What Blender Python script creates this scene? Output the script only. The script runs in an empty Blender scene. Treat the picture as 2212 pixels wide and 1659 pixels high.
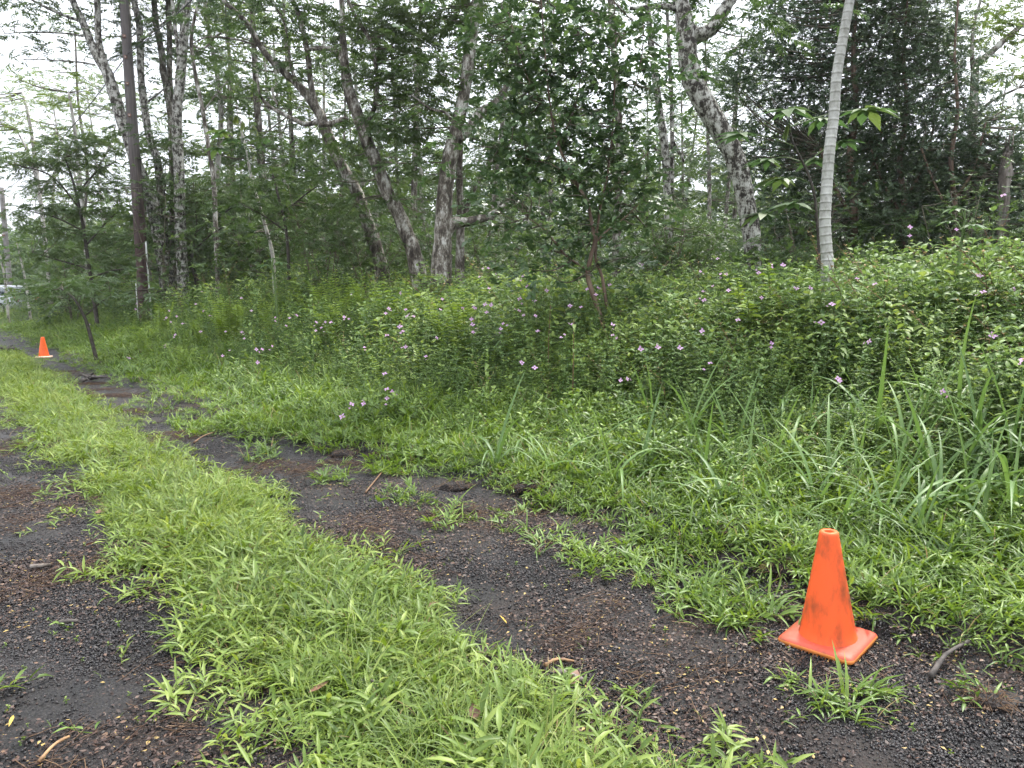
import bpy, math, random
import numpy as np
from mathutils import Vector, Matrix, Euler

R = math.radians
rng = np.random.default_rng(11)
random.seed(11)
scn = bpy.context.scene
col = scn.collection

# ------------------------------------------------------------------ camera
PITCH, FPX, CAMH = R(7.1), 1520.0, 1.36          # focal length in pixels of a 2212 px wide frame
cam_d = bpy.data.cameras.new("camera")
cam = bpy.data.objects.new("camera", cam_d)
col.objects.link(cam)
cam.location = (0, 0, CAMH)
cam.rotation_euler = (R(90) - PITCH, 0, 0)
cam_d.sensor_width = 36.0
cam_d.lens = FPX / 2212 * 36.0
cam_d.clip_start = 0.05
cam_d.clip_end = 2000
scn.camera = cam

# ------------------------------------------------------------------ sky and sun (bright overcast)
SUN_EL, SUN_AZ = R(58), R(38)                    # azimuth clockwise from +Y (ahead, to the right)
world = bpy.data.worlds.new("World")
scn.world = world
world.use_nodes = True
wn, wl = world.node_tree.nodes, world.node_tree.links
wn.clear()
w_out = wn.new("ShaderNodeOutputWorld")
w_bg = wn.new("ShaderNodeBackground")
w_sky = wn.new("ShaderNodeTexSky")
w_sky.sky_type = 'NISHITA'
w_sky.sun_disc = False
w_sky.sun_elevation = SUN_EL
w_sky.sun_rotation = SUN_AZ
w_sky.dust_density = 4.0
w_mul = wn.new("ShaderNodeVectorMath"); w_mul.operation = 'SCALE'; w_mul.inputs['Scale'].default_value = 0.08
w_tc = wn.new("ShaderNodeTexCoord")
w_sep = wn.new("ShaderNodeSeparateXYZ")
w_map = wn.new("ShaderNodeMapRange")             # standard overcast sky: zenith about three times the horizon
w_map.inputs['From Min'].default_value = 0.0
w_map.inputs['From Max'].default_value = 1.0
w_map.inputs['To Min'].default_value = 0.40
w_map.inputs['To Max'].default_value = 1.30
w_cl = wn.new("ShaderNodeVectorMath"); w_cl.operation = 'SCALE'
w_cl.inputs[0].default_value = (0.93, 0.97, 1.04)
w_mix = wn.new("ShaderNodeMix"); w_mix.data_type = 'RGBA'; w_mix.inputs['Factor'].default_value = 0.88
wl.new(w_sky.outputs[0], w_mul.inputs[0])
wl.new(w_tc.outputs['Generated'], w_sep.inputs[0])
wl.new(w_sep.outputs['Z'], w_map.inputs['Value'])
wl.new(w_map.outputs[0], w_cl.inputs['Scale'])
wl.new(w_mul.outputs[0], w_mix.inputs[6])
wl.new(w_cl.outputs[0], w_mix.inputs[7])
wl.new(w_mix.outputs[2], w_bg.inputs[0])
w_bg.inputs[1].default_value = 0.78
wl.new(w_bg.outputs[0], w_out.inputs[0])

sun_d = bpy.data.lights.new("sun", 'SUN')
sun_d.energy = 1.5
sun_d.angle = R(8)
sun_d.color = (1.0, 0.96, 0.88)
sun = bpy.data.objects.new("sun", sun_d)
col.objects.link(sun)
sdir = Vector((math.sin(SUN_AZ) * math.cos(SUN_EL), math.cos(SUN_AZ) * math.cos(SUN_EL), math.sin(SUN_EL)))
sun.rotation_euler = (-sdir).to_track_quat('-Z', 'Y').to_euler()

vs = scn.view_settings
vs.view_transform = 'Standard'
vs.look = 'None'
vs.exposure = 2.15
vs.gamma = 1.0
vs.use_curve_mapping = False
scn.cycles.max_bounces = 4
scn.cycles.diffuse_bounces = 3
scn.cycles.glossy_bounces = 2
scn.cycles.transmission_bounces = 3
scn.cycles.volume_bounces = 0
scn.cycles.transparent_max_bounces = 4
scn.cycles.use_adaptive_sampling = True
scn.cycles.adaptive_threshold = 0.03
scn.cycles.use_denoising = True
scn.cycles.denoiser = 'OPENIMAGEDENOISE'
scn.cycles.denoising_input_passes = 'RGB_ALBEDO_NORMAL'
scn.cycles.denoising_prefilter = 'ACCURATE'
scn.cycles.caustics_reflective = False
scn.cycles.caustics_refractive = False

# ------------------------------------------------------------------ pixel to place, terrain
cp, sp = math.cos(PITCH), math.sin(PITCH)

def ray(px, py):
    u, v = (px - 1106) / FPX, (py - 829.5) / FPX
    return np.array([u, cp - v * sp, -(sp + v * cp)])

def at(px, py, Y):
    d = ray(px, py)
    return np.array([0, 0, CAMH]) + d * (Y / d[1])

def project(x, y, z):
    """arrays -> frame pixels (2212 wide) and depth"""
    dz = z - CAMH
    dep = y * cp - dz * sp
    up = y * sp + dz * cp
    dep_s = np.where(dep > 0.05, dep, 0.05)
    return 1106 + FPX * x / dep_s, 829.5 - FPX * up / dep_s, dep

def smooth(v, a, b):
    q = np.clip((v - a) / (b - a), 0, 1)
    return q * q * (3 - 2 * q)

_nr = np.random.default_rng(5)
_NW = [(_nr.normal(size=2), _nr.uniform(0, 6.28)) for _ in range(14)]

def noise(x, y, f=1.0):
    o = 0
    for k, (w, ph) in enumerate(_NW):
        o = o + np.sin((x * w[0] + y * w[1]) * f * (0.7 + 0.22 * k) + ph) / (1 + 0.12 * k)
    return o / 4.2

TX, TY, NX, NY = -0.666, 0.746, 0.746, 0.666      # along the drive, across it (towards the bank)

def st(x, y):
    return x * NX + y * NY, x * TX + y * TY

def verge_s(t):
    base = np.interp(t, [-4, 0, 0.8, 1.4, 2.6, 3.6, 4.6, 5.4, 6.4, 7.5, 9, 12, 18, 27, 60],
                     [2.86, 2.86, 2.88, 2.96, 3.02, 3.04, 3.08, 2.78, 2.42, 2.45, 2.5, 2.6, 2.86, 3.1, 3.2])
    return base + 0.07 * np.sin(t * 2.3 + 1) + 0.05 * np.sin(t * 5.1)

def strip_r(t):
    return np.interp(t, [-4, 1, 3, 5.5, 8, 12, 18, 30, 60], [1.55, 1.59, 1.71, 1.83, 1.86, 2.03, 2.34, 2.55, 2.7]) + 0.05 * np.sin(t * 3.1) + 0.03 * np.sin(t * 7.7 + 2)

def strip_l(t):
    return np.interp(t, [-4, 1.9, 3.1, 5.8, 10, 20, 60], [0.74, 0.80, 0.87, 0.97, 1.00, 1.12, 1.3]) + 0.05 * np.sin(t * 2.7 + 4) + 0.03 * np.sin(t * 6.3)

def left_s(t):
    return 0.13 + 0.08 * np.sin(t * 2.1 + 1.3) + 0.01 * t

def terrain(x, y):
    s, t = st(x, y)
    b = s - verge_s(t)
    z = 0.10 * smooth(b, -0.04, 0.30) + 0.02 * noise(x, y, 3.0) * smooth(b, 0, 0.3)
    z = z + 0.45 * smooth(b, 0.7, 6.0) + 0.18 * smooth(x, 1.2, 6.0) * smooth(b, 0.9, 4.5)
    z = z + 0.52 * smooth(b, 0.5, 4.2) * smooth(t, 7, 17)
    z = z + 0.10 * noise(x, y, 0.6) * smooth(b, 1, 4)
    mid = (strip_l(t) + strip_r(t)) / 2
    z = z + 0.045 * np.exp(-((s - mid) / 0.42) ** 2)
    z = z + 0.08 * smooth(-s, 0.0, 1.5)
    return z

def canopy(x, y):
    """height of the weeds above the soil"""
    s, t = st(x, y)
    b = s - verge_s(t)
    h = np.interp(b, [-0.2, 0.0, 0.4, 1.0, 1.8, 2.6, 3.4, 5.0, 30], [0.0, 0.06, 0.15, 0.24, 0.42, 0.74, 0.95, 1.05, 1.05])
    h = h * (1 - 0.0 * smooth(t, 9, 17) * (1 - smooth(b, 3, 6)))
    return h * (1 + 0.20 * noise(x, y, 1.3) + 0.20 * noise(y, x, 0.6))

def surf_hit(px, py, far=40):
    d = ray(px, py)
    y = np.linspace(2.0, far, 1600)
    x, z = d[0] / d[1] * y, CAMH + d[2] / d[1] * y
    k = np.argmax(z < terrain(x, y) + canopy(x, y))
    if k == 0 and not z[0] < terrain(x[0], y[0]) + canopy(x[0], y[0]):
        return None
    return np.array([x[k], y[k], z[k]])

# ------------------------------------------------------------------ mesh helpers
class Geo:
    def __init__(s):
        s.V, s.F, s.T, s.n = [], [], [], 0       # vertices, faces by list of (array, material index), tint

    def add(s, V, Fs, tint=0.5, mi=0):
        V = np.asarray(V, float).reshape(-1, 3)
        if not isinstance(Fs, list) or (Fs and not isinstance(Fs[0], np.ndarray)):
            Fs = [np.asarray(Fs, int)]
        for F in Fs:
            if len(F):
                s.F.append((F + s.n, mi))
        s.V.append(V)
        s.T.append(np.broadcast_to(np.asarray(tint, float), (len(V),)).copy())
        s.n += len(V)
        return s

    def addg(s, g, tint=None):
        for F, mi in g.F:
            s.F.append((F + s.n, mi))
        s.V += g.V
        s.T += g.T
        s.n += g.n
        return s

    def arrays(s):
        return np.concatenate(s.V) if s.V else np.zeros((0, 3)), np.concatenate(s.T) if s.T else np.zeros(0)

def to_mesh(g, name, mats, off=(0, 0, 0), smooth_shade=False):
    V, T = g.arrays()
    me = bpy.data.meshes.new(name)
    V = V - np.asarray(off)
    me.vertices.add(len(V))
    me.vertices.foreach_set("co", V.astype(np.float32).ravel())
    loops = np.concatenate([F.ravel() for F, _ in g.F])
    cnt = np.concatenate([np.full(len(F), F.shape[1]) for F, _ in g.F])
    mi = np.concatenate([np.full(len(F), m) for F, m in g.F])
    me.loops.add(len(loops))
    me.loops.foreach_set("vertex_index", loops.astype(np.int32))
    me.polygons.add(len(cnt))
    me.polygons.foreach_set("loop_start", np.concatenate([[0], np.cumsum(cnt)[:-1]]).astype(np.int32))
    me.polygons.foreach_set("loop_total", cnt.astype(np.int32))
    me.polygons.foreach_set("material_index", mi.astype(np.int32))
    if smooth_shade:
        me.polygons.foreach_set("use_smooth", np.ones(len(cnt), bool))
    a = me.attributes.new("tint", 'FLOAT', 'POINT')
    a.data.foreach_set("value", T.astype(np.float32))
    for m in (mats if isinstance(mats, (list, tuple)) else [mats]):
        me.materials.append(m)
    me.update(calc_edges=True)
    return me

def obj(name, me, parent=None, loc=(0, 0, 0), rot=(0, 0, 0), scale=1.0):
    o = bpy.data.objects.new(name, me)
    col.objects.link(o)
    o.parent = parent
    o.location = loc
    o.rotation_euler = rot
    o.scale = (scale,) * 3 if np.isscalar(scale) else scale
    return o

def tag(o, label=None, cat=None, group=None, kind=None):
    if label: o["label"] = label
    if cat: o["category"] = cat
    if group: o["group"] = group
    if kind: o["kind"] = kind
    return o

def thing(name, label, cat, loc, group=None, rot=(0, 0, 0), scale=1.0):
    return tag(obj(name, None, None, loc, rot, scale), label, cat, group)

def copy_tree(o, parent=None):
    c = o.copy()
    col.objects.link(c)
    c.parent = parent
    for ch in list(o.children):
        copy_tree(ch, c)
    return c

def frames(d, roll):
    """rotation matrices whose x axis is d (N,3), turned by roll about it; z stays as high as it can"""
    d = d / np.linalg.norm(d, axis=1, keepdims=True)
    up = np.tile([0, 0, 1.0], (len(d), 1))
    up[np.abs(d[:, 2]) > 0.98] = (1, 0, 0)
    y = np.cross(up, d); y /= np.linalg.norm(y, axis=1, keepdims=True)
    z = np.cross(d, y)
    c, s_ = np.cos(roll)[:, None], np.sin(roll)[:, None]
    return np.stack([d, y * c + z * s_, z * c - y * s_], axis=2)

def scatter(g, temps, pos, Rm, scl, tint, tid=None, mi_over=None):
    """copies of template Geos joined into g"""
    if tid is None:
        tid = rng.integers(0, len(temps), len(pos))
    for k, tp in enumerate(temps):
        sel = np.nonzero(tid == k)[0]
        if not len(sel):
            continue
        V, T = tp.arrays()
        W = np.einsum('nij,vj->nvi', Rm[sel], V) * scl[sel][:, None, None] + pos[sel][:, None, :]
        TT = np.clip(T[None, :] + tint[sel][:, None] - 0.5, 0, 1)
        base = g.n
        for F, mi in tp.F:
            off = (np.arange(len(sel)) * len(V))[:, None, None] + F[None]
            g.F.append((off.reshape(-1, F.shape[1]) + base, mi if mi_over is None else mi_over))
        g.V.append(W.reshape(-1, 3)); g.T.append(TT.ravel()); g.n += len(sel) * len(V)
    return g

def catmull(P, n):
    P = np.asarray(P, float)
    if len(P) < 3:
        return np.array([P[0] + (P[-1] - P[0]) * q for q in np.linspace(0, 1, n)])
    Q = np.vstack([2 * P[0] - P[1], P, 2 * P[-1] - P[-2]])
    out = []
    m = len(P) - 1
    for q in np.linspace(0, m, n):
        i = min(int(q), m - 1); f = q - i
        a, b, c, d = Q[i], Q[i + 1], Q[i + 2], Q[i + 3]
        out.append(0.5 * (2 * b + (c - a) * f + (2 * a - 5 * b + 4 * c - d) * f * f + (3 * b - a - 3 * c + d) * f ** 3))
    return np.array(out)

def tube(g, P, rad, n=8, tint=0.5, mi=0, rough=0.0, cap=True):
    P = np.asarray(P, float); m = len(P)
    rad = np.broadcast_to(np.asarray(rad, float), (m,))
    T = np.gradient(P, axis=0); T /= np.linalg.norm(T, axis=1, keepdims=True) + 1e-9
    ref = np.array([0.0, 1.0, 0.0]) if abs(T[0][1]) < 0.9 else np.array([1.0, 0, 0])
    X = np.cross(T, ref); X /= np.linalg.norm(X, axis=1, keepdims=True) + 1e-9
    Yv = np.cross(T, X)
    a = np.arange(n) * 2 * math.pi / n
    rr = rad[:, None] * (1 + rough * rng.normal(size=(m, n))) if rough else np.repeat(rad[:, None], n, 1)
    V = P[:, None, :] + (X[:, None, :] * np.cos(a)[None, :, None] + Yv[:, None, :] * np.sin(a)[None, :, None]) * rr[:, :, None]
    i, j = np.meshgrid(np.arange(m - 1), np.arange(n), indexing='ij')
    F = np.stack([i * n + j, i * n + (j + 1) % n, (i + 1) * n + (j + 1) % n, (i + 1) * n + j], -1).reshape(-1, 4)
    Fs = [F]
    VV = V.reshape(-1, 3)
    if cap:
        VV = np.vstack([VV, P[0], P[-1]])
        k = np.arange(n)
        Fs.append(np.stack([(k + 1) % n, k, np.full(n, m * n)], 1))
        Fs.append(np.stack([(m - 1) * n + k, (m - 1) * n + (k + 1) % n, np.full(n, m * n + 1)], 1))
    return g.add(VV, Fs, tint, mi)

def box(g, lo, hi, tint=0.5, mi=0):
    x0, y0, z0 = lo; x1, y1, z1 = hi
    V = [(x0, y0, z0), (x1, y0, z0), (x1, y1, z0), (x0, y1, z0), (x0, y0, z1), (x1, y0, z1), (x1, y1, z1), (x0, y1, z1)]
    F = np.array([(0, 3, 2, 1), (4, 5, 6, 7), (0, 1, 5, 4), (1, 2, 6, 5), (2, 3, 7, 6), (3, 0, 4, 7)])
    return g.add(V, [F], tint, mi)

# ------------------------------------------------------------------ materials
def mat(name):
    m = bpy.data.materials.new(name)
    m.use_nodes = True
    nt = m.node_tree
    b = nt.nodes["Principled BSDF"]
    return m, nt, b

def N(nt, kind, **kw):
    n = nt.nodes.new(kind)
    for k, v in kw.items():
        if k in n.inputs:
            n.inputs[k].default_value = v
        else:
            setattr(n, k, v)
    return n

def ramp(nt, fac, stops, interp='LINEAR'):
    r = nt.nodes.new("ShaderNodeValToRGB")
    r.color_ramp.interpolation = interp
    e = r.color_ramp.elements
    while len(e) < len(stops):
        e.new(0.5)
    for el, (p, c) in zip(e, stops):
        el.position = p
        el.color = (*c, 1) if len(c) == 3 else c
    nt.links.new(fac, r.inputs[0])
    return r.outputs[0]

def leaf_mat(name, dark, mid, light, rough=0.42, trans=0.35, spec=0.5, tcol=None):
    """leaf colour from a per-leaf tint and a per-plant random; thin, so some light comes through"""
    m, nt, b = mat(name)
    at_ = N(nt, "ShaderNodeAttribute", attribute_name="tint")
    oi = N(nt, "ShaderNodeObjectInfo")
    ma = N(nt, "ShaderNodeMath", operation='MULTIPLY_ADD')
    nt.links.new(oi.outputs['Random'], ma.inputs[0]); ma.inputs[1].default_value = 0.3
    nt.links.new(at_.outputs['Fac'], ma.inputs[2])
    sb = N(nt, "ShaderNodeMath", operation='SUBTRACT'); sb.inputs[1].default_value = 0.15
    nt.links.new(ma.outputs[0], sb.inputs[0])
    pn = N(nt, "ShaderNodeTexNoise", Scale=1.6, Detail=2.0)          # plants of one patch share a tone
    nt.links.new(oi.outputs['Location'], pn.inputs['Vector'])
    pm = N(nt, "ShaderNodeMath", operation='MULTIPLY_ADD'); pm.inputs[1].default_value = 0.9
    nt.links.new(pn.outputs[0], pm.inputs[0]); nt.links.new(sb.outputs[0], pm.inputs[2])
    sb = N(nt, "ShaderNodeMath", operation='SUBTRACT'); sb.inputs[1].default_value = 0.45
    nt.links.new(pm.outputs[0], sb.inputs[0])
    c = ramp(nt, sb.outputs[0], [(0.0, dark), (0.5, mid), (1.0, light)])
    nt.links.new(c, b.inputs['Base Color'])
    b.inputs['Roughness'].default_value = rough
    b.inputs['Specular IOR Level'].default_value = spec
    tr = N(nt, "ShaderNodeBsdfTranslucent")
    hs = N(nt, "ShaderNodeHueSaturation"); hs.inputs['Hue'].default_value = 0.485; hs.inputs['Saturation'].default_value = 1.1; hs.inputs['Value'].default_value = 1.25
    nt.links.new(c, hs.inputs['Color']); nt.links.new(hs.outputs[0], tr.inputs[0])
    mx = N(nt, "ShaderNodeMixShader"); mx.inputs[0].default_value = trans
    nt.links.new(b.outputs[0], mx.inputs[1]); nt.links.new(tr.outputs[0], mx.inputs[2])
    nt.links.new(mx.outputs[0], nt.nodes["Material Output"].inputs[0])
    return m

def bark_mat(name, stops, scale=5.0, stretch=(1, 1, 0.35), fine=30.0, bump=0.5, rough=0.85, sharp=True):
    m, nt, b = mat(name)
    tc = N(nt, "ShaderNodeTexCoord")
    mp = N(nt, "ShaderNodeMapping"); mp.inputs['Scale'].default_value = stretch
    nt.links.new(tc.outputs['Object'], mp.inputs[0])
    n1 = N(nt, "ShaderNodeTexNoise", Scale=scale, Detail=6.0, Roughness=0.68)
    nt.links.new(mp.outputs[0], n1.inputs['Vector'])
    n2 = N(nt, "ShaderNodeTexNoise", Scale=fine, Detail=4.0)
    nt.links.new(mp.outputs[0], n2.inputs['Vector'])
    mm = N(nt, "ShaderNodeMath", operation='MULTIPLY_ADD'); mm.inputs[1].default_value = 0.25
    nt.links.new(n2.outputs[0], mm.inputs[0])
    ad = N(nt, "ShaderNodeMath", operation='SUBTRACT'); ad.inputs[1].default_value = 0.125
    nt.links.new(n1.outputs[0], ad.inputs[0]); nt.links.new(ad.outputs[0], mm.inputs[2])
    c = ramp(nt, mm.outputs[0], stops)
    nt.links.new(c, b.inputs['Base Color'])
    b.inputs['Roughness'].default_value = rough
    b.inputs['Specular IOR Level'].default_value = 0.25
    bp = N(nt, "ShaderNodeBump", Strength=bump, Distance=0.02)
    nt.links.new(n2.outputs[0], bp.inputs['Height']); nt.links.new(bp.outputs[0], b.inputs['Normal'])
    return m

def plain_mat(name, c, rough=0.6, var=0.25, scale=20.0, metallic=0.0, spec=0.4, bump=0.0):
    m, nt, b = mat(name)
    tc = N(nt, "ShaderNodeTexCoord")
    n1 = N(nt, "ShaderNodeTexNoise", Scale=scale, Detail=4.0)
    nt.links.new(tc.outputs['Object'], n1.inputs['Vector'])
    lo = tuple(max(0, q * (1 - var)) for q in c); hi = tuple(min(1, q * (1 + var)) for q in c)
    nt.links.new(ramp(nt, n1.outputs[0], [(0.3, lo), (0.7, hi)]), b.inputs['Base Color'])
    b.inputs['Roughness'].default_value = rough
    b.inputs['Metallic'].default_value = metallic
    b.inputs['Specular IOR Level'].default_value = spec
    if bump:
        bp = N(nt, "ShaderNodeBump", Strength=bump, Distance=0.01)
        nt.links.new(n1.outputs[0], bp.inputs['Height']); nt.links.new(bp.outputs[0], b.inputs['Normal'])
    return m

def tint_mat(name, stops, rough=0.7, spec=0.3):
    """small loose things: colour by tint and by instance"""
    m, nt, b = mat(name)
    at_ = N(nt, "ShaderNodeAttribute", attribute_name="tint")
    nt.links.new(ramp(nt, at_.outputs['Fac'], stops), b.inputs['Base Color'])
    b.inputs['Roughness'].default_value = rough
    b.inputs['Specular IOR Level'].default_value = spec
    return m

M = {}
M['strip'] = leaf_mat('grass_blade_green', (0.054, 0.096, 0.017), (0.126, 0.198, 0.031), (0.26, 0.325, 0.075), rough=0.45, trans=0.38, spec=0.4)
M['verge'] = leaf_mat('verge_leaf_green', (0.046, 0.088, 0.018), (0.104, 0.178, 0.030), (0.20, 0.285, 0.055), rough=0.42, trans=0.36, spec=0.4)
M['weed'] = leaf_mat('weed_leaf_green', (0.040, 0.080, 0.026), (0.092, 0.160, 0.048), (0.175, 0.26, 0.08), rough=0.52, trans=0.36, spec=0.3)
M['weed_light'] = leaf_mat('weed_leaf_light_green', (0.052, 0.095, 0.026), (0.130, 0.200, 0.048), (0.22, 0.295, 0.075), rough=0.52, trans=0.40, spec=0.3)
M['tallgrass'] = leaf_mat('tall_grass_green', (0.055, 0.105, 0.030), (0.105, 0.185, 0.050), (0.16, 0.25, 0.07), rough=0.45, trans=0.35, spec=0.4)
M['fern'] = leaf_mat('fern_green', (0.09, 0.15, 0.025), (0.17, 0.26, 0.04), (0.26, 0.36, 0.06), rough=0.5, trans=0.45)
M['albizia'] = leaf_mat('feathery_leaf_green', (0.034, 0.064, 0.024), (0.066, 0.112, 0.038), (0.115, 0.170, 0.05), rough=0.5, trans=0.42)
M['albizia_pale'] = leaf_mat('feathery_leaf_pale', (0.075, 0.120, 0.034), (0.125, 0.185, 0.050), (0.19, 0.25, 0.065), rough=0.5, trans=0.45)
M['glossy'] = leaf_mat('glossy_leaf_green', (0.036, 0.070, 0.030), (0.066, 0.118, 0.044), (0.12, 0.19, 0.055), rough=0.36, trans=0.3)
M['thicket'] = leaf_mat('dark_leaf_green', (0.046, 0.076, 0.042), (0.074, 0.114, 0.058), (0.11, 0.155, 0.065), rough=0.38, trans=0.32)
M['under'] = leaf_mat('understory_leaf_green', (0.036, 0.066, 0.024), (0.068, 0.118, 0.036), (0.13, 0.195, 0.05), rough=0.45, trans=0.38)
M['umbrella'] = leaf_mat('umbrella_leaf_green', (0.038, 0.080, 0.030), (0.065, 0.125, 0.042), (0.14, 0.18, 0.05), rough=0.5, trans=0.4, spec=0.35)
M['stem'] = plain_mat('weed_stem_green', (0.075, 0.12, 0.03), 0.6)
M['stem_red'] = plain_mat('weed_stem_brown', (0.13, 0.075, 0.04), 0.7)
M['twigbark'] = plain_mat('twig_bark', (0.10, 0.085, 0.06), 0.85, 0.4)
M['sapbark'] = plain_mat('dark_sapling_bark', (0.045, 0.038, 0.03), 0.85, 0.4)
M['lichen'] = bark_mat('lichen_bark', [(0.40, (0.026, 0.022, 0.018)), (0.47, (0.085, 0.075, 0.062)), (0.51, (0.26, 0.25, 0.22)), (0.66, (0.50, 0.49, 0.45))], 11.0, (1, 1, 0.7), 45)
M['lichen_dark'] = bark_mat('dark_lichen_bark', [(0.36, (0.030, 0.025, 0.020)), (0.48, (0.090, 0.075, 0.060)), (0.55, (0.22, 0.20, 0.17)), (0.66, (0.48, 0.47, 0.43))], 7.0, (1, 1, 0.45), 40)
M['pale'] = bark_mat('pale_bark', [(0.36, (0.06, 0.05, 0.04)), (0.44, (0.28, 0.26, 0.23)), (0.65, (0.50, 0.48, 0.44))], 6.0, (1, 1, 0.6), 30)
M['guava'] = bark_mat('reddish_smooth_bark', [(0.35, (0.055, 0.036, 0.026)), (0.5, (0.115, 0.076, 0.054)), (0.65, (0.20, 0.14, 0.10))], 5.0, (1, 1, 0.2), 20, 0.2, 0.6)
M['ringed'] = bark_mat('ringed_grey_bark', [(0.30, (0.20, 0.195, 0.165)), (0.5, (0.35, 0.345, 0.315)), (0.7, (0.46, 0.455, 0.425))], 6.0, (1, 1, 0.5), 24, 0.25, 0.75)
def add_tint_scar(m, dark):
    nt = m.node_tree; b = nt.nodes["Principled BSDF"]
    src = b.inputs['Base Color'].links[0].from_socket
    a = N(nt, "ShaderNodeAttribute", attribute_name="tint")
    mx = N(nt, "ShaderNodeMix", data_type='RGBA'); mx.inputs[7].default_value = (*dark, 1)
    nt.links.new(a.outputs['Fac'], mx.inputs['Factor']); nt.links.new(src, mx.inputs[6]); nt.links.new(mx.outputs[2], b.inputs['Base Color'])
add_tint_scar(M['ringed'], (0.075, 0.065, 0.045))
M['deadwood'] = bark_mat('dead_wood', [(0.35, (0.035, 0.028, 0.022)), (0.5, (0.12, 0.10, 0.085)), (0.68, (0.30, 0.27, 0.24))], 6.0, (1, 1, 0.12), 30)
M['petal'] = leaf_mat('pink_petal', (0.50, 0.27, 0.51), (0.60, 0.36, 0.60), (0.68, 0.46, 0.66), rough=0.6, trans=0.35)
M['stamen'] = plain_mat('yellow_stamen', (0.6, 0.45, 0.08), 0.7)

# ------------------------------------------------------------------ plant templates (x along the leaf)
def leaf2(l, w, fold=0.15, droop=0.1, tint=0.5):
    g = Geo()
    g.add([(0, 0, 0), (0.42 * l, w / 2, fold * w), (l, 0, -droop * l), (0.42 * l, -w / 2, fold * w)],
          [np.array([(0, 2, 1), (0, 3, 2)])], tint)
    return g

def leaf8(l, w, fold=0.2, droop=0.25, tint=0.5):
    xs = [0, 0.28, 0.62, 1.0]; ws = [0, 0.85, 0.8, 0]
    V = []
    for x, q in zip(xs, ws):
        z = -droop * l * x * x
        V.append((x * l, 0, z))
        if q:
            V += [(x * l, q * w / 2, z + fold * w * q), (x * l, -q * w / 2, z + fold * w * q)]
    F3 = np.array([(0, 1, 2), (0, 3, 1), (4, 7, 5), (4, 6, 7)])
    F4 = np.array([(1, 4, 5, 2), (1, 3, 6, 4)])
    return Geo().add(V, [F3, F4], tint)

def blade(l, w, bend=0.6, segs=4, lean=0.3, tint=0.5, twist=0.0):
    """a grass blade rising from the origin, bending over towards +x; folded along its middle"""
    V, F = [], []
    x = z = 0.0
    for k in range(segs + 1):
        q = k / segs
        ang = lean + bend * q * 1.4
        if k:
            x += math.sin(ang) * l / segs; z += math.cos(ang) * l / segs
        ww = w * (0.55 + 0.45 * min(1, q * 4)) * (1 - q ** 2.2) if k < segs else 0
        nx, nz = -math.cos(ang) * 0.22 * ww, math.sin(ang) * 0.22 * ww
        V += [(x + nx, ww / 2, z + nz), (x, 0, z), (x + nx, -ww / 2, z + nz)]
    for k in range(segs):
        a = 3 * k
        F += [(a, a + 1, a + 4, a + 3), (a + 1, a + 2, a + 5, a + 4)]
    return Geo().add(V, [np.array(F)], tint)

def rotz(a):
    c, s = math.cos(a), math.sin(a)
    return np.array([[c, -s, 0], [s, c, 0], [0, 0, 1.0]])

def place(g, tp, pos, Rm, scl=1.0, dt=0.0, mi=None):
    V, T = tp.arrays()
    base = g.n
    for F, m in tp.F:
        g.F.append((F + base, m if mi is None else mi))
    g.V.append(V @ Rm.T * scl + np.asarray(pos)); g.T.append(np.clip(T + dt, 0, 1)); g.n += len(V)

def dirR(d, roll=0.0):
    return frames(np.asarray(d, float).reshape(1, 3), np.array([roll]))[0]

U = lambda a, b: float(rng.uniform(a, b))

def grass_tuft(n, l, w, bend, lean, spread):
    g = Geo()
    for k in range(n):
        a = U(0, 6.283)
        b = blade(l * U(0.5, 1.15), w * U(0.7, 1.2), bend * U(0.4, 1.5), 4, lean * U(0.3, 1.5), U(0.2, 0.85))
        place(g, b, (U(-spread, spread), U(-spread, spread), 0), rotz(a))
    return g

def runner(n, l, w):
    """a creeping grass shoot: broad short leaves set along a low stem"""
    g = Geo()
    P = np.array([(0, 0, 0.01), (0.05, 0.01, 0.025), (0.10, 0.0, 0.03), (0.15, -0.01, 0.04)])
    tube(g, P, [0.0016, 0.0016, 0.0014, 0.001], 3, 0.7, 0, cap=False)
    for k in range(n):
        q = (k + 0.5) / n
        sd = 1 if k % 2 else -1
        a = sd * U(0.15, 1.5)
        d = (math.cos(a), math.sin(a), U(0.1, 1.5))
        place(g, leaf8(l * U(0.5, 1.3), w * U(0.7, 1.2), 0.25, U(0.0, 0.7), U(0.2, 0.85)), (0.15 * min(1, max(0, q + U(-0.15, 0.15))), 0, 0.02 + 0.02 * q), dirR(d, U(-0.4, 0.4)))
    return g

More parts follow.
